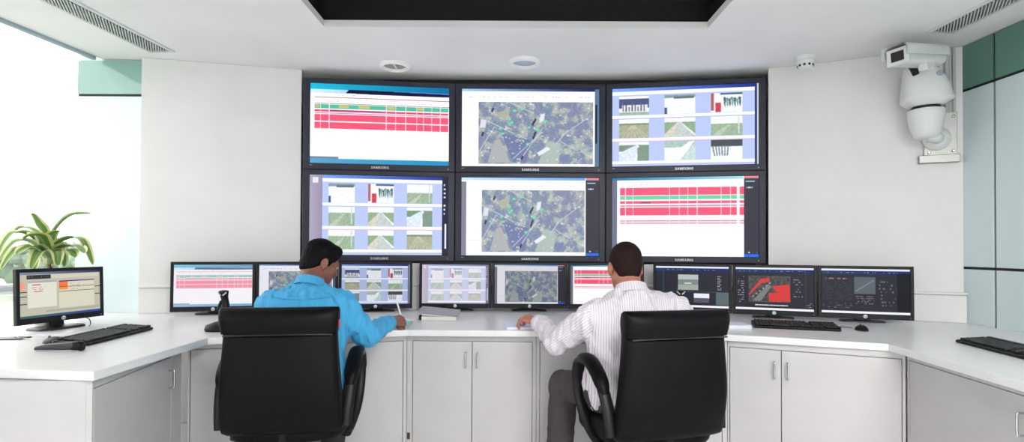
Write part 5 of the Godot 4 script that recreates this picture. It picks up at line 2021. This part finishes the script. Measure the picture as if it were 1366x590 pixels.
func build_plant():
	var at := P(-2.672, DESK, 3.12)
	var t := thing("potted_plant", at, "potted plant with long arching cream-edged green leaves by the window", "plant")
	var b := MB.new()
	b.lathe([Vector2(0.055, 0.0), Vector2(0.062, 0.003), Vector2(0.082, 0.15), Vector2(0.09, 0.152), Vector2(0.09, 0.175), Vector2(0.08, 0.176), Vector2(0.075, 0.155)], 28)
	part("pot", b, M.terracotta, t)
	b = MB.new()
	b.lathe([Vector2(0.074, 0.15), Vector2(0.074, 0.158), Vector2(0.03, 0.165)], 24)
	part("soil", b, M.soil, t)
	b = MB.new()
	b.tube([Vector3(0, 0.15, 0), Vector3(0.004, 0.25, 0.002), Vector3(0, 0.35, 0), Vector3(-0.005, 0.42, 0)], [0.013, 0.012, 0.012, 0.009], 10)
	part("stem", b, M.plant_stem, t)
	var base := Vector3(-2.672, 1.085, -3.12)
	var leaves := [
		[Vector3(-2.673, 1.170, -3.120), Vector3(-2.692, 1.269, -3.100), Vector3(-2.727, 1.329, -3.100), Vector3(-2.763, 1.389, -3.100)],
		[Vector3(-2.690, 1.191, -3.140), Vector3(-2.674, 1.288, -3.160), Vector3(-2.616, 1.378, -3.200), Vector3(-2.527, 1.395, -3.240)],
		[Vector3(-2.647, 1.170, -3.100), Vector3(-2.562, 1.226, -3.080), Vector3(-2.436, 1.235, -3.050), Vector3(-2.343, 1.092, -3.020)],
		[Vector3(-2.638, 1.157, -3.100), Vector3(-2.528, 1.196, -3.060), Vector3(-2.408, 1.188, -3.000), Vector3(-2.354, 1.160, -2.970)],
		[Vector3(-2.699, 1.191, -3.140), Vector3(-2.80, 1.271, -3.180), Vector3(-2.89, 1.305, -3.180), Vector3(-2.945, 1.236, -3.150)],
		[Vector3(-2.630, 1.170, -3.050), Vector3(-2.600, 1.241, -2.980), Vector3(-2.600, 1.256, -2.920), Vector3(-2.626, 1.231, -2.900)],
		[Vector3(-2.655, 1.157, -3.080), Vector3(-2.680, 1.249, -3.000), Vector3(-2.698, 1.264, -2.920), Vector3(-2.712, 1.175, -2.860)],
		[Vector3(-2.673, 1.148, -3.100), Vector3(-2.697, 1.216, -3.020), Vector3(-2.716, 1.215, -2.950), Vector3(-2.738, 1.111, -2.880)],
		[Vector3(-2.638, 1.136, -3.060), Vector3(-2.644, 1.175, -2.980), Vector3(-2.643, 1.175, -2.880), Vector3(-2.650, 1.074, -2.800)],
		[Vector3(-2.600, 1.133, -3.020), Vector3(-2.565, 1.165, -2.950), Vector3(-2.55, 1.150, -2.90), Vector3(-2.545, 1.075, -2.86)],
		[Vector3(-2.590, 1.137, -3.040), Vector3(-2.540, 1.172, -3.00), Vector3(-2.500, 1.150, -2.970), Vector3(-2.485, 1.09, -2.955)],
		[Vector3(-2.689, 1.156, -3.160), Vector3(-2.689, 1.209, -3.200), Vector3(-2.683, 1.173, -3.220), Vector3(-2.672, 1.075, -3.220)],
		[Vector3(-2.724, 1.156, -3.160), Vector3(-2.800, 1.200, -3.200), Vector3(-2.830, 1.155, -3.220), Vector3(-2.824, 1.057, -3.200)],
		[Vector3(-2.625, 1.132, -3.080), Vector3(-2.545, 1.166, -3.050), Vector3(-2.453, 1.167, -3.000), Vector3(-2.395, 1.135, -2.960)],
		[Vector3(-2.656, 1.183, -3.100), Vector3(-2.631, 1.243, -3.080), Vector3(-2.597, 1.268, -3.060), Vector3(-2.547, 1.285, -3.040)],
		[Vector3(-2.616, 1.141, -3.040), Vector3(-2.592, 1.191, -2.940), Vector3(-2.577, 1.183, -2.860), Vector3(-2.569, 1.152, -2.800)]]
	for i in leaves.size():
		var path := smooth_path([base + Vector3(0, 0.008 * (i % 5), 0)] + leaves[i], false, 6)
		leaf(t, path, 0.036 if i in [0, 1, 5, 6] else 0.029 + 0.004 * (i % 2))


func leaf(t: Node3D, path: Array, w: float):
	var top := []
	var bot := []
	var m := path.size()
	for i in m:
		var k := float(i) / (m - 1)
		var d: Vector3 = (path[mini(i + 1, m - 1)] - path[maxi(i - 1, 0)]).normalized()
		var s := d.cross(Vector3.UP)
		s = s.normalized() if s.length() > 0.05 else Vector3.RIGHT
		var up := s.cross(d)
		var hw := w * (0.45 + 0.9 * sin(PI * minf(1.0, 0.12 + k * 0.62))) * sqrt(maxf(0.0, 1.0 - pow(k, 5))) * 0.85
		var row := PackedVector3Array()
		var row2 := PackedVector3Array()
		for j in 7:
			var u := j / 3.0 - 1.0
			var q: Vector3 = path[i] + s * u * hw + up * (absf(u) * hw * 0.45)
			row.append(q)
			row2.append(q - up * 0.0009)
		top.append(row)
		bot.append(row2)
	var b := MB.new()
	b.surf(top, false, false, false)
	b.surf(bot, false, false, true)
	wpart("leaf", b, M.leaf, t)


# ------------------------------------------------------------------ ceiling fittings

func grille(a: Vector2, c: Vector2, w: float, label: String, skew: float):
	var mid := (a + c) / 2
	var t := thing("air_grille", P(mid.x, CEIL, mid.y), label, "air vent", "linear air grilles", face_turn(a, c))
	var l := a.distance_to(c)
	var b := MB.new()
	b.frame(l, w, 0.022, 0.022, 0.022, 0.022, 0.012, 0.010, 0.003)
	part("frame", b, M.grille_white, t, Transform3D(Basis(Vector3.RIGHT, PI / 2), Vector3(0, -0.010, 0)))
	b = MB.new()
	b.span(Vector3(-l / 2 + 0.02, -0.002, -w / 2 + 0.02), Vector3(l / 2 - 0.02, -0.0005, w / 2 - 0.02), 0)
	part("duct", b, M.grille_dark, t)
	# slanted fins, cut to the opening at both ends
	var hz := (w - 0.048) / 2
	var run := tan(0.93) * hz
	var n := int((l - 0.05 + 2 * run) / 0.022)
	for i in n:
		var fc := -l / 2 + 0.025 - run + i * 0.022
		var k0 := clampf((-l / 2 + 0.026 - fc) / run, -1, 1)
		var k1 := clampf((l / 2 - 0.026 - fc) / run, -1, 1)
		if k1 - k0 < 0.06:
			continue
		var km := (k0 + k1) / 2
		b = MB.new()
		b.box(Vector3(0.0075, 0.012, hz / cos(0.93) * (k1 - k0)), 0.001)
		part("fin", b, M.grille_grey, t, Transform3D(Basis(Vector3.UP, -0.93 * skew), Vector3(fc + km * run, -0.008, -km * hz * skew)))


func build_ceiling_fittings():
	grille(Vector2(-2.415, 1.95), Vector2(-2.285, 3.505), 0.175, "long white ceiling air grille with slats near the window", 1.0)
	grille(Vector2(2.486, 3.13), Vector2(2.486, 1.6), 0.165, "long grey ceiling air grille above the white security camera", -1.0)
	# two round downlights
	for i in 2:
		var at: Vector2 = [Vector2(-0.82, 3.735), Vector2(0.081, 3.655)][i]
		var t := thing("ceiling_downlight", P(at.x, CEIL, at.y), ["round white ceiling fitting with two louvred halves above the upper left display", "round white ceiling downlight with glass coloured like a bluish reflection above the middle display"][i], "downlight")
		var b := MB.new()
		var prof := [Vector2(0.076, -0.006), Vector2(0.08, -0.022), Vector2(0.090, -0.026), Vector2(0.102, -0.02), Vector2(0.108, -0.008), Vector2(0.108, 0.0)]
		var rows := []
		for q in prof:
			var row := PackedVector3Array()
			for j in 40:
				row.append(Vector3(q.x * cos(TAU * j / 40), q.y, q.x * sin(TAU * j / 40)))
			rows.append(row)
		b.surf(rows, true, false, false)
		part("ring", b, M.ring_white, t)
		b = MB.new()
		b.lathe([Vector2(0.0775, -0.006), Vector2(0.0775, -0.0005)], 40)
		part("lens", b, M.lamp_louvre if i == 0 else M.lamp_glass, t)  # second lens: a bluish reflection is put into its colour
		if i == 0:
			b = MB.new()
			b.box(Vector3(0.014, 0.006, 0.15), 0.001, Transform3D(Basis(), Vector3(0, -0.009, 0)))
			part("divider", b, M.camera_white, t)
			for k in 8:
				b = MB.new()
				var z := -0.056 + k * 0.016
				var hw := sqrt(0.0745 * 0.0745 - z * z)
				b.box(Vector3(hw * 2, 0.004, 0.004), 0.001, Transform3D(Basis(Vector3.RIGHT, 0.6), Vector3(0, -0.007, z)))
				part("louvre", b, M.lamp_louvre, t)
	# smoke detector
	var t2 := thing("smoke_detector", P(1.93, CEIL, 3.545), "small white domed smoke detector on the ceiling right of the displays", "smoke detector")
	var b2 := MB.new()
	b2.lathe([Vector2(0.062, -0.028), Vector2(0.066, -0.024), Vector2(0.068, -0.004), Vector2(0.066, 0.0)], 32)
	part("base", b2, M.camera_white, t2)
	b2 = MB.new()
	b2.lathe([Vector2(0.012, -0.086), Vector2(0.03, -0.084), Vector2(0.043, -0.074), Vector2(0.048, -0.058), Vector2(0.052, -0.028)], 32)
	part("dome", b2, M.camera_white, t2)
	for k in 10:
		b2 = MB.new()
		b2.box(Vector3(0.014, 0.014, 0.004), 0.001)
		var a := TAU * k / 10
		part("vent_slot", b2, M.gap_black, t2, Transform3D(Basis(Vector3.UP, a), Vector3(sin(a) * 0.0475, -0.060, cos(a) * 0.0475)))


# ------------------------------------------------------------------ security camera on the right of the back wall

func build_security_camera():
	var u := Vector3(0.920, 0, 0.393)
	var n := Vector3(-0.393, 0, 0.920)
	var w0 := P(1.795, 0, 3.776)
	var t := thing("security_camera", w0 + u * 0.97 + Vector3(0, 1.745, 0), "white pan-tilt security camera on a steel wall plate in the right corner", "camera")
	var bw := Basis(u, Vector3.UP, n)
	var b := MB.new()
	b.box(Vector3(0.21, 0.05, 0.034), 0.003, Transform3D(bw, w0 + u * 0.965 + n * 0.018 + Vector3(0, 1.772, 0)))
	b.box(Vector3(0.17, 0.27, 0.012), 0.002, Transform3D(bw, w0 + u * 0.975 + n * 0.008 + Vector3(0, 1.93, 0)))
	var pl := wpart("mounting_plate", b, M.steel_plate, t, "brushed steel wall plate")
	for q in [[0.915, 1.815], [1.04, 1.82], [0.945, 2.04], [1.04, 2.035]]:
		b = MB.new()
		b.lathe([Vector2(0.009, 0), Vector2(0.009, 0.006), Vector2(0.005, 0.009)], 10, Transform3D(bw * Basis(Vector3.RIGHT, PI / 2), w0 + u * q[0] + n * 0.014 + Vector3(0, q[1], 0)))
		wpart("bolt", b, M.chrome, pl)
	var fc := w0 + u * 0.955 + n * 0.014 + Vector3(0, 1.90, 0)
	b = MB.new()
	b.lathe([Vector2(0.074, 0), Vector2(0.074, 0.012), Vector2(0.05, 0.024), Vector2(0.036, 0.03)], 28, Transform3D(bw * Basis(Vector3.RIGHT, PI / 2), fc))
	var cc := w0 + u * 0.868 + n * 0.145
	b.tube(smooth_path([fc + n * 0.015, fc + n * 0.06 - u * 0.02, Vector3(cc.x, 1.895, cc.z) + u * 0.05 - n * 0.02, Vector3(cc.x, 1.90, cc.z)]), 0.037, 14)
	wpart("wall_arm", b, M.camera_white, t)
	var x := Transform3D(bw, Vector3(cc.x, 0, cc.z))
	b = MB.new()
	b.lathe([Vector2(0.03, 1.880), Vector2(0.05, 1.884), Vector2(0.064, 1.897), Vector2(0.072, 1.915), Vector2(0.074, 1.918), Vector2(0.083, 1.95), Vector2(0.090, 1.99), Vector2(0.095, 2.03), Vector2(0.095, 2.056), Vector2(0.085, 2.06)], 32, x)
	wpart("pan_base", b, M.camera_white, t)
	b = MB.new()
	b.lathe([Vector2(0.072, 2.055), Vector2(0.072, 2.085)], 28, x)
	wpart("swivel", b, M.gap_black, t)
	b = MB.new()
	var rows := []
	for q in [[2.078, 0.078, 0.075, 0.0], [2.082, 0.088, 0.083, 0.0], [2.112, 0.128, 0.108, 0.002], [2.118, 0.131, 0.11, 0.002], [2.123, 0.128, 0.108, 0.0], [2.19, 0.120, 0.104, -0.004], [2.25, 0.104, 0.094, -0.014], [2.30, 0.088, 0.08, -0.026], [2.328, 0.076, 0.066, -0.034], [2.336, 0.06, 0.05, -0.036]]:
		var row := PackedVector3Array()
		for j in 36:
			var a := TAU * j / 36
			var ca := signf(cos(a)) * pow(absf(cos(a)), 0.6)
			var sa := signf(sin(a)) * pow(absf(sin(a)), 0.6)
			row.append(x * Vector3(q[1] * ca + q[3], q[0], q[2] * sa))
		rows.append(row)
	b.surf(rows, true, true, true)
	wpart("pan_head", b, M.camera_white, t)
	b = MB.new()
	b.box(Vector3(0.035, 0.07, 0.05), 0.004, x * Transform3D(Basis(Vector3.FORWARD, -0.25), Vector3(-0.078, 2.29, 0.066)))
	wpart("tilt_slot", b, M.gap_black, t, "dark tilt slot")
	b = MB.new()
	b.lathe([Vector2(0.017, 0.0), Vector2(0.017, 0.003)], 18, x * Transform3D(Basis(Vector3.RIGHT, PI / 2 - 0.25), Vector3(0.045, 2.255, 0.094)))
	wpart("badge", b, M.lamp_glass, t, "small round blue-grey badge")
	# housing
	var hc := P(2.375, 2.338, 3.16)
	var ax := Vector3(-0.93, -0.11, 0.36).normalized()
	var sd := ax.cross(Vector3.UP).normalized()
	var up := sd.cross(ax).normalized()
	var hb := Transform3D(Basis(sd, up, -ax), hc)
	b = MB.new()
	b.box(Vector3(0.05, 0.06, 0.08), 0.008, hb * Transform3D(Basis(), Vector3(-0.03, -0.06, 0.03)))
	wpart("tilt_yoke", b, M.camera_white, t)
	b = MB.new()
	rows = []
	for q in [[-0.165, 0.88], [-0.16, 1.0], [0.155, 1.0], [0.165, 0.9]]:
		var row := PackedVector3Array()
		for j in 32:
			var a := TAU * j / 32
			row.append(hb * Vector3(0.066 * q[1] * signf(cos(a)) * pow(absf(cos(a)), 0.5), -0.004 + 0.052 * q[1] * signf(sin(a)) * pow(absf(sin(a)), 0.5), q[0]))
		rows.append(row)
	b.surf(rows, true, true, false)
	wpart("housing", b, M.camera_white, t)
	# sun shield: an open arch over the housing
	b = MB.new()
	rows = []
	for z in [-0.205, 0.17]:
		var row := PackedVector3Array()
		for k in 2:
			for j in 15:
				var i := j if k == 0 else 14 - j
				var a := -0.15 + (PI + 0.3) * i / 14.0
				var r := 1.0 - 0.06 * k
				row.append(hb * Vector3(0.078 * r * signf(cos(a)) * pow(absf(cos(a)), 0.6), 0.008 + 0.058 * r * signf(sin(a)) * pow(absf(sin(a)), 0.6), z))
		rows.append(row)
	b.surf(rows, true, false, false)
	wpart("sun_shield", b, M.camera_white, t)
	b = MB.new()
	b.frame(0.124, 0.096, 0.026, 0.026, 0.018, 0.022, 0.014, 0.006, 0.004)
	wpart("window_frame", b, M.camera_white, t).transform *= hb * Transform3D(Basis(Vector3.UP, PI), Vector3(0, -0.004, -0.175))
	b = MB.new()
	b.box(Vector3(0.074, 0.058, 0.003), 0.001)
	wpart("lens_window", b, M.camera_lens, t, "dark glass lens window").transform *= hb * Transform3D(Basis(Vector3.UP, PI), Vector3(0, -0.004, -0.17))
	b = MB.new()
	b.tube([w0 + u * 1.01 + n * 0.016 + Vector3(0, 2.06, 0), w0 + u * 1.01 + n * 0.016 + Vector3(0, 2.465, 0)], 0.014, 10)
	b.tube([w0 + u * 1.045 + n * 0.014 + Vector3(0, 2.06, 0), w0 + u * 1.045 + n * 0.014 + Vector3(0, 2.465, 0)], 0.008, 8)
	wpart("cable_conduit", b, M.grille_grey, t, "grey cable conduit")


# ------------------------------------------------------------------ things on the desk

func keyboard(a: Vector2, c: Vector2, label: String):
	var mid := (a + c) / 2
	var t := thing("keyboard", P(mid.x, DESK, mid.y), label, "keyboard", "", face_turn(a, c))
	var w := a.distance_to(c)
	var dp := 0.155
	# local z runs from 0 (front edge) to -dp
	var b := MB.new()
	var rows := []
	for s in [[-w / 2, 0.9], [-w / 2 + 0.004, 1.0], [w / 2 - 0.004, 1.0], [w / 2, 0.9]]:
		var row := PackedVector3Array()
		for q in [[0.0, 0.003], [0.0, 0.011], [-0.006, 0.015], [-dp + 0.004, 0.027], [-dp, 0.024], [-dp, 0.006], [-0.02, 0.0]]:
			row.append(Vector3(s[0], q[1] * s[1], q[0] * s[1] - dp * 0.5 * (1 - s[1])))
		rows.append(row)
	b.surf(rows, true, true, false)
	part("body", b, M.black_plastic, t)
	b = MB.new()
	var kx := w / 24.0
	for r in 6:
		var z := -0.022 - r * 0.0215 - (0.006 if r == 5 else 0.0)
		var y := 0.0195 + (-z) * 0.082
		var x := -w / 2 + 0.012
		while x < w / 2 - 0.012:
			var l := kx
			if r == 0 and x > -w / 2 + 0.07 and x < -w / 2 + 0.09:
				l = kx * 5.5
			var col := (x + w / 2) / w
			if not (absf(col - 0.66) < 0.012 or absf(col - 0.80) < 0.012):
				b.box(Vector3(l - 0.0025, 0.009, 0.0185), 0.002, Transform3D(Basis(Vector3.RIGHT, 0.08), Vector3(x + l / 2, y, z)))
			x += l
	part("keys", b, M.key_black, t).set_meta("kind", "stuff")


func mouse(at: Vector3, turn: float, label: String):
	var t := thing("computer_mouse", at, label, "mouse", "", turn)
	var rows := []
	for i in 13:
		var k := i / 12.0
		var s := sqrt(maxf(0.03, 1 - pow(absf(2 * k - 1), 2.6)))
		var row := PackedVector3Array()
		for j in 20:
			var a := TAU * j / 20
			row.append(Vector3(0.031 * s * cos(a), maxf(0.001, (0.036 - 0.012 * k) * s * sin(a)), 0.055 - 0.11 * k))
		rows.append(row)
	var b := MB.new()
	b.surf(rows, true, true, true)
	part("shell", b, M.black_plastic, t)
	b = MB.new()
	b.lathe([Vector2(0.006, -0.003), Vector2(0.0065, 0.0), Vector2(0.006, 0.003)], 14, Transform3D(Basis(Vector3.FORWARD, PI / 2), Vector3(0, 0.0265, -0.028)))
	part("scroll_wheel", b, M.grey_plastic, t)


func joystick(at: Vector3, turn: float, label: String):
	var t := thing("joystick", at, label, "joystick", "camera joysticks on the desk", turn)
	var b := MB.new()
	var rows := []
	for q in [[1.0, 0.0], [1.03, 0.012], [0.97, 0.03], [0.6, 0.042], [0.42, 0.046]]:
		var row := PackedVector3Array()
		for j in 32:
			var a := TAU * j / 32
			row.append(Vector3(0.085 * q[0] * signf(cos(a)) * pow(absf(cos(a)), 0.7), q[1], 0.095 * q[0] * signf(sin(a)) * pow(absf(sin(a)), 0.7)))
		rows.append(row)
	b.surf(rows, true, true, true)
	part("base", b, M.black_plastic, t)
	b = MB.new()
	b.lathe([Vector2(0.034, 0.044), Vector2(0.03, 0.056), Vector2(0.032, 0.06), Vector2(0.022, 0.072), Vector2(0.02, 0.078)], 20)
	part("boot", b, M.stand_black, t)
	b = MB.new()
	b.tube(smooth_path([Vector3(0, 0.07, 0), Vector3(0.004, 0.10, 0.002), Vector3(0.002, 0.14, -0.004), Vector3(-0.003, 0.175, -0.002), Vector3(-0.004, 0.20, 0.006), Vector3(-0.004, 0.212, 0.008)], false, 4), [0.017, 0.0175, 0.0185, 0.02, 0.0205, 0.021, 0.0205, 0.02, 0.019, 0.0185, 0.018, 0.0182, 0.019, 0.0205, 0.022, 0.0235, 0.025, 0.026, 0.0255, 0.022, 0.014], 14)
	part("stick", b, M.black_plastic, t)
	b = MB.new()
	b.box(Vector3(0.014, 0.05, 0.02), 0.005, Transform3D(Basis(Vector3.FORWARD, 0.35), Vector3(-0.026, 0.135, 0.0)))
	part("trigger", b, M.stand_black, t)
	b = MB.new()
	for s in [-1.0, 1.0]:
		b.tube([Vector3(s * 0.021 - 0.004, 0.203, 0.024), Vector3(s * 0.012 - 0.004, 0.193, 0.031), Vector3(s * 0.005 - 0.004, 0.188, 0.031)], 0.0035, 8)
	part("silver_trim", b, M.logo_silver, t)


func cable(called_label: String, pts: Array, m: Material, r := 0.0022):
	var b := MB.new()
	var path := smooth_path(pts, false, 8)
	b.tube(path, r, 6)
	var o := part("cable", b, m, self)
	o.name = numbered("cable")
	tag(o, called_label, "cable")


func book(called: String, at: Vector3, size: Vector3, turn: float, cover: Material, pages: Material, label: String, cat := "notebook"):
	var t := thing(called, at, label, cat, "", turn)
	var b := MB.new()
	b.box(Vector3(size.x - 0.004, size.y - 0.003, size.z - 0.004), 0.001, Transform3D(Basis(), Vector3(0.001, size.y / 2, 0)))
	part("pages", b, pages, t)
	b = MB.new()
	b.box(Vector3(size.x, 0.0015, size.z), 0.0005, Transform3D(Basis(), Vector3(0, size.y - 0.00075, 0)))
	b.box(Vector3(size.x, 0.0015, size.z), 0.0005, Transform3D(Basis(), Vector3(0, 0.00075, 0)))
	b.box(Vector3(0.0015, size.y, size.z), 0.0005, Transform3D(Basis(), Vector3(-size.x / 2, size.y / 2, 0)))
	part("cover", b, cover, t)
	return t


func pen(a: Vector3, c: Vector3, m: Material, label: String):
	var t := thing("pen", a, label, "pen")
	var d := (c - a).normalized()
	var l := a.distance_to(c)
	var b := MB.new()
	b.tube([a, a + d * 0.012, a + d * 0.014, a + d * (l - 0.004), a + d * l], [0.0012, 0.004, 0.0046, 0.0046, 0.0035], 10)
	wpart("barrel", b, m, t)
	b = MB.new()
	var s := d.cross(Vector3.RIGHT).normalized()
	b.box(Vector3(0.002, 0.04, 0.0015), 0.0005, Transform3D(Basis(d.cross(s), d, s), a + d * (l - 0.022) + s * 0.006))
	wpart("clip", b, M.chrome, t)


func build_desk_things():
	keyboard(Vector2(-1.90, 2.425), Vector2(-1.93, 2.915), "black keyboard in front of the office monitor by the window")
	keyboard(Vector2(1.385, 3.085), Vector2(1.805, 2.955), "black keyboard below the dark-screened monitors on the right")
	keyboard(Vector2(2.165, 2.64), Vector2(2.10, 2.18), "black keyboard alone on the right-hand desk wing")
	mouse(P(1.955, DESK, 3.02), -0.35, "black mouse right of the keyboard under the rightmost monitor")
	mouse(P(-2.115, DESK, 2.50), 1.3, "black mouse between the office monitor's base and the grey stapler")
	joystick(P(-1.555, DESK, 2.93), 0.1, "black joystick in front of the leftmost monitor, left of the blue shirt")
	joystick(P(0.985, DESK, 3.14), -0.2, "black joystick standing right of the striped-shirt person's shoulder")
	# stapler
	var st := thing("stapler", P(-1.94, DESK, 2.32), "long dark grey stapler lying at the front of the left desk wing", "stapler", "", 0.05)
	var b := MB.new()
	var rows := []
	for q in [[-0.097, 0.008, 0.004, 0.010], [-0.09, 0.015, 0.002, 0.020], [-0.05, 0.018, 0.004, 0.030], [0.02, 0.019, 0.006, 0.036], [0.06, 0.02, 0.006, 0.040], [0.07, 0.02, 0.006, 0.040]]:
		var row := PackedVector3Array()
		for j in 20:
			var a := TAU * j / 20
			var cy: float = (q[2] + q[3]) / 2
			row.append(Vector3(q[0], cy + (q[3] - q[2]) / 2 * signf(sin(a)) * pow(absf(sin(a)), 0.7), q[1] * signf(cos(a)) * pow(absf(cos(a)), 0.7)))
		rows.append(row)
	b.surf(rows, true, true, true)
	part("arm", b, M.grey_plastic, st)
	b = MB.new()
	rows = []
	for q in [[0.06, 0.019, 0.001, 0.0405], [0.085, 0.022, 0.0, 0.0425], [0.097, 0.019, 0.0, 0.036], [0.101, 0.012, 0.004, 0.026]]:
		var row := PackedVector3Array()
		for j in 20:
			var a := TAU * j / 20
			var cy: float = (q[2] + q[3]) / 2
			row.append(Vector3(q[0], cy + (q[3] - q[2]) / 2 * signf(sin(a)) * pow(absf(sin(a)), 0.7), q[1] * signf(cos(a)) * pow(absf(cos(a)), 0.7)))
		rows.append(row)
	b.surf(rows, true, true, true)
	part("grip", b, M.black_plastic, st, Transform3D(), "black rounded end")
	b = MB.new()
	b.box(Vector3(0.18, 0.005, 0.03), 0.002, Transform3D(Basis(), Vector3(0.0, 0.0026, 0)))
	part("base", b, M.logo_silver, st)
	# flat pad and sheet by the window
	b = MB.new()
	b.box(Vector3(0.17, 0.006, 0.075), 0.002, Transform3D(Basis(), Vector3(0, 0.003, 0)))
	var pd := part("mouse_pad", b, M.stand_black, self, Transform3D(Basis(Vector3.UP, 0.12), P(-2.43, DESK, 2.605)))
	tag(pd, "thin dark pad at the left edge, left of the office monitor's base", "pad")
	b = MB.new()
	b.box(Vector3(0.21, 0.001, 0.15), 0.0003, Transform3D(Basis(), Vector3(0, 0.0006, 0)))
	var sp := part("paper_sheet", b, M.paper, self, Transform3D(Basis(Vector3.UP, 0.3), P(-2.36, DESK, 2.74)))
	sp.name = numbered("paper_sheet")
	tag(sp, "white paper sheet behind the dark pad by the window", "paper")
	# writing things of the person in blue
	book("notebook", P(-0.678, DESK, 3.085), Vector3(0.19, 0.014, 0.255), 0.04, M.teal_cover, M.spine_pink, "teal-covered notebook under the blue-shirted person's writing hand")
	pen(P(-0.598, 0.768, 2.998), P(-0.636, 0.905, 2.985), M.logo_white, "white pen held upright by the blue-shirted person")
	pen(P(-0.915, 0.7562, 3.22), P(-0.885, 0.7562, 3.36), M.black_plastic, "black pen lying on loose paper below the camera-view monitor")
	for q in [[-0.875, 3.255, 0.2], [-0.705, 3.32, -0.15], [-1.06, 3.20, 0.35]]:
		b = MB.new()
		b.box(Vector3(0.21, 0.0012, 0.19), 0.0003, Transform3D(Basis(), Vector3(0, 0.0007, 0)))
		var s := part("paper_sheet", b, M.paper, self, Transform3D(Basis(Vector3.UP, q[2]), P(q[0], DESK, q[1])))
		s.name = numbered("paper_sheet")
		tag(s, {-0.875: "white paper sheet with a black pen lying on it", -0.705: "white paper sheet behind the teal notebook", -1.06: "white paper sheet left of the black pen, behind the blue sleeve"}[q[0]], "paper")
	# folder stack
	var fo := thing("document_stack", P(-0.455, DESK, 3.405), "stack of papers under a grey folder below the washed-out monitor", "documents", "", -0.03)
	b = MB.new()
	b.box(Vector3(0.215, 0.024, 0.15), 0.002, Transform3D(Basis(), Vector3(0.008, 0.0125, 0)))
	part("paper_block", b, M.paper_cream, fo)
	b = MB.new()
	b.box(Vector3(0.21, 0.012, 0.145), 0.003, Transform3D(Basis(Vector3.FORWARD, 0.05), Vector3(0.004, 0.031, -0.004)))
	part("paper_block", b, M.paper, fo)
	b = MB.new()
	b.box(Vector3(0.25, 0.006, 0.165), 0.002, Transform3D(Basis(Vector3.FORWARD, 0.09) * Basis(Vector3.RIGHT, 0.12), Vector3(0.0, 0.049, 0.0)))
	part("folder_cover", b, M.folder_grey, fo, Transform3D(), "grey folder cover")
	b = MB.new()
	b.box(Vector3(0.016, 0.03, 0.1), 0.003, Transform3D(Basis(), Vector3(-0.108, 0.016, 0.02)))
	part("clip", b, M.black_plastic, fo, Transform3D(), "black binder clip")
	# writing things of the person in stripes
	book("notebook", P(0.065, DESK, 3.065), Vector3(0.2, 0.016, 0.19), 0.05, M.book_blue, M.paper, "white notebook under the striped-shirt person's left hand")
	pen(P(0.045, 0.7718, 3.015), P(0.085, 0.7718, 3.075), M.chrome, "silver pen lying on the striped-shirt person's notebook")
	book("booklet", P(1.262, DESK, 3.105), Vector3(0.175, 0.022, 0.14), 0.0, M.book_blue, M.paper, "thick white booklet left of the right-hand keyboard", "book")
	# cables
	cable("black mouse cable curling up to the rightmost monitor", [P(1.935, 0.757, 3.073), P(1.88, 0.754, 3.14), P(1.86, 0.7535, 3.18), P(1.875, 0.7535, 3.22)], M.cable_black)
	cable("black keyboard cable running under the monitor with the red map", [P(1.68, 0.757, 3.185), P(1.70, 0.754, 3.22), P(1.76, 0.7535, 3.23), P(1.80, 0.7535, 3.27)], M.cable_black)
	cable("grey cable hanging beside the office monitor's stand", [P(-2.41, 0.80, 3.05), P(-2.39, 0.785, 3.06), P(-2.375, 0.76, 3.05), P(-2.36, 0.7535, 3.02)], M.cable_black, 0.0025)
	cable("white cable looping on the desk below the office monitor", [P(-2.47, 0.7545, 2.69), P(-2.42, 0.756, 2.65), P(-2.36, 0.7545, 2.60), P(-2.22, 0.7545, 2.585), P(-2.11, 0.757, 2.52)], M.cable_white, 0.002)
	cable("black cable lying below the camera-view monitor", [P(-1.0, 0.7535, 3.36), P(-0.97, 0.7545, 3.33), P(-1.01, 0.7545, 3.31), P(-1.05, 0.7535, 3.33), P(-1.08, 0.7535, 3.37)], M.cable_black, 0.003)
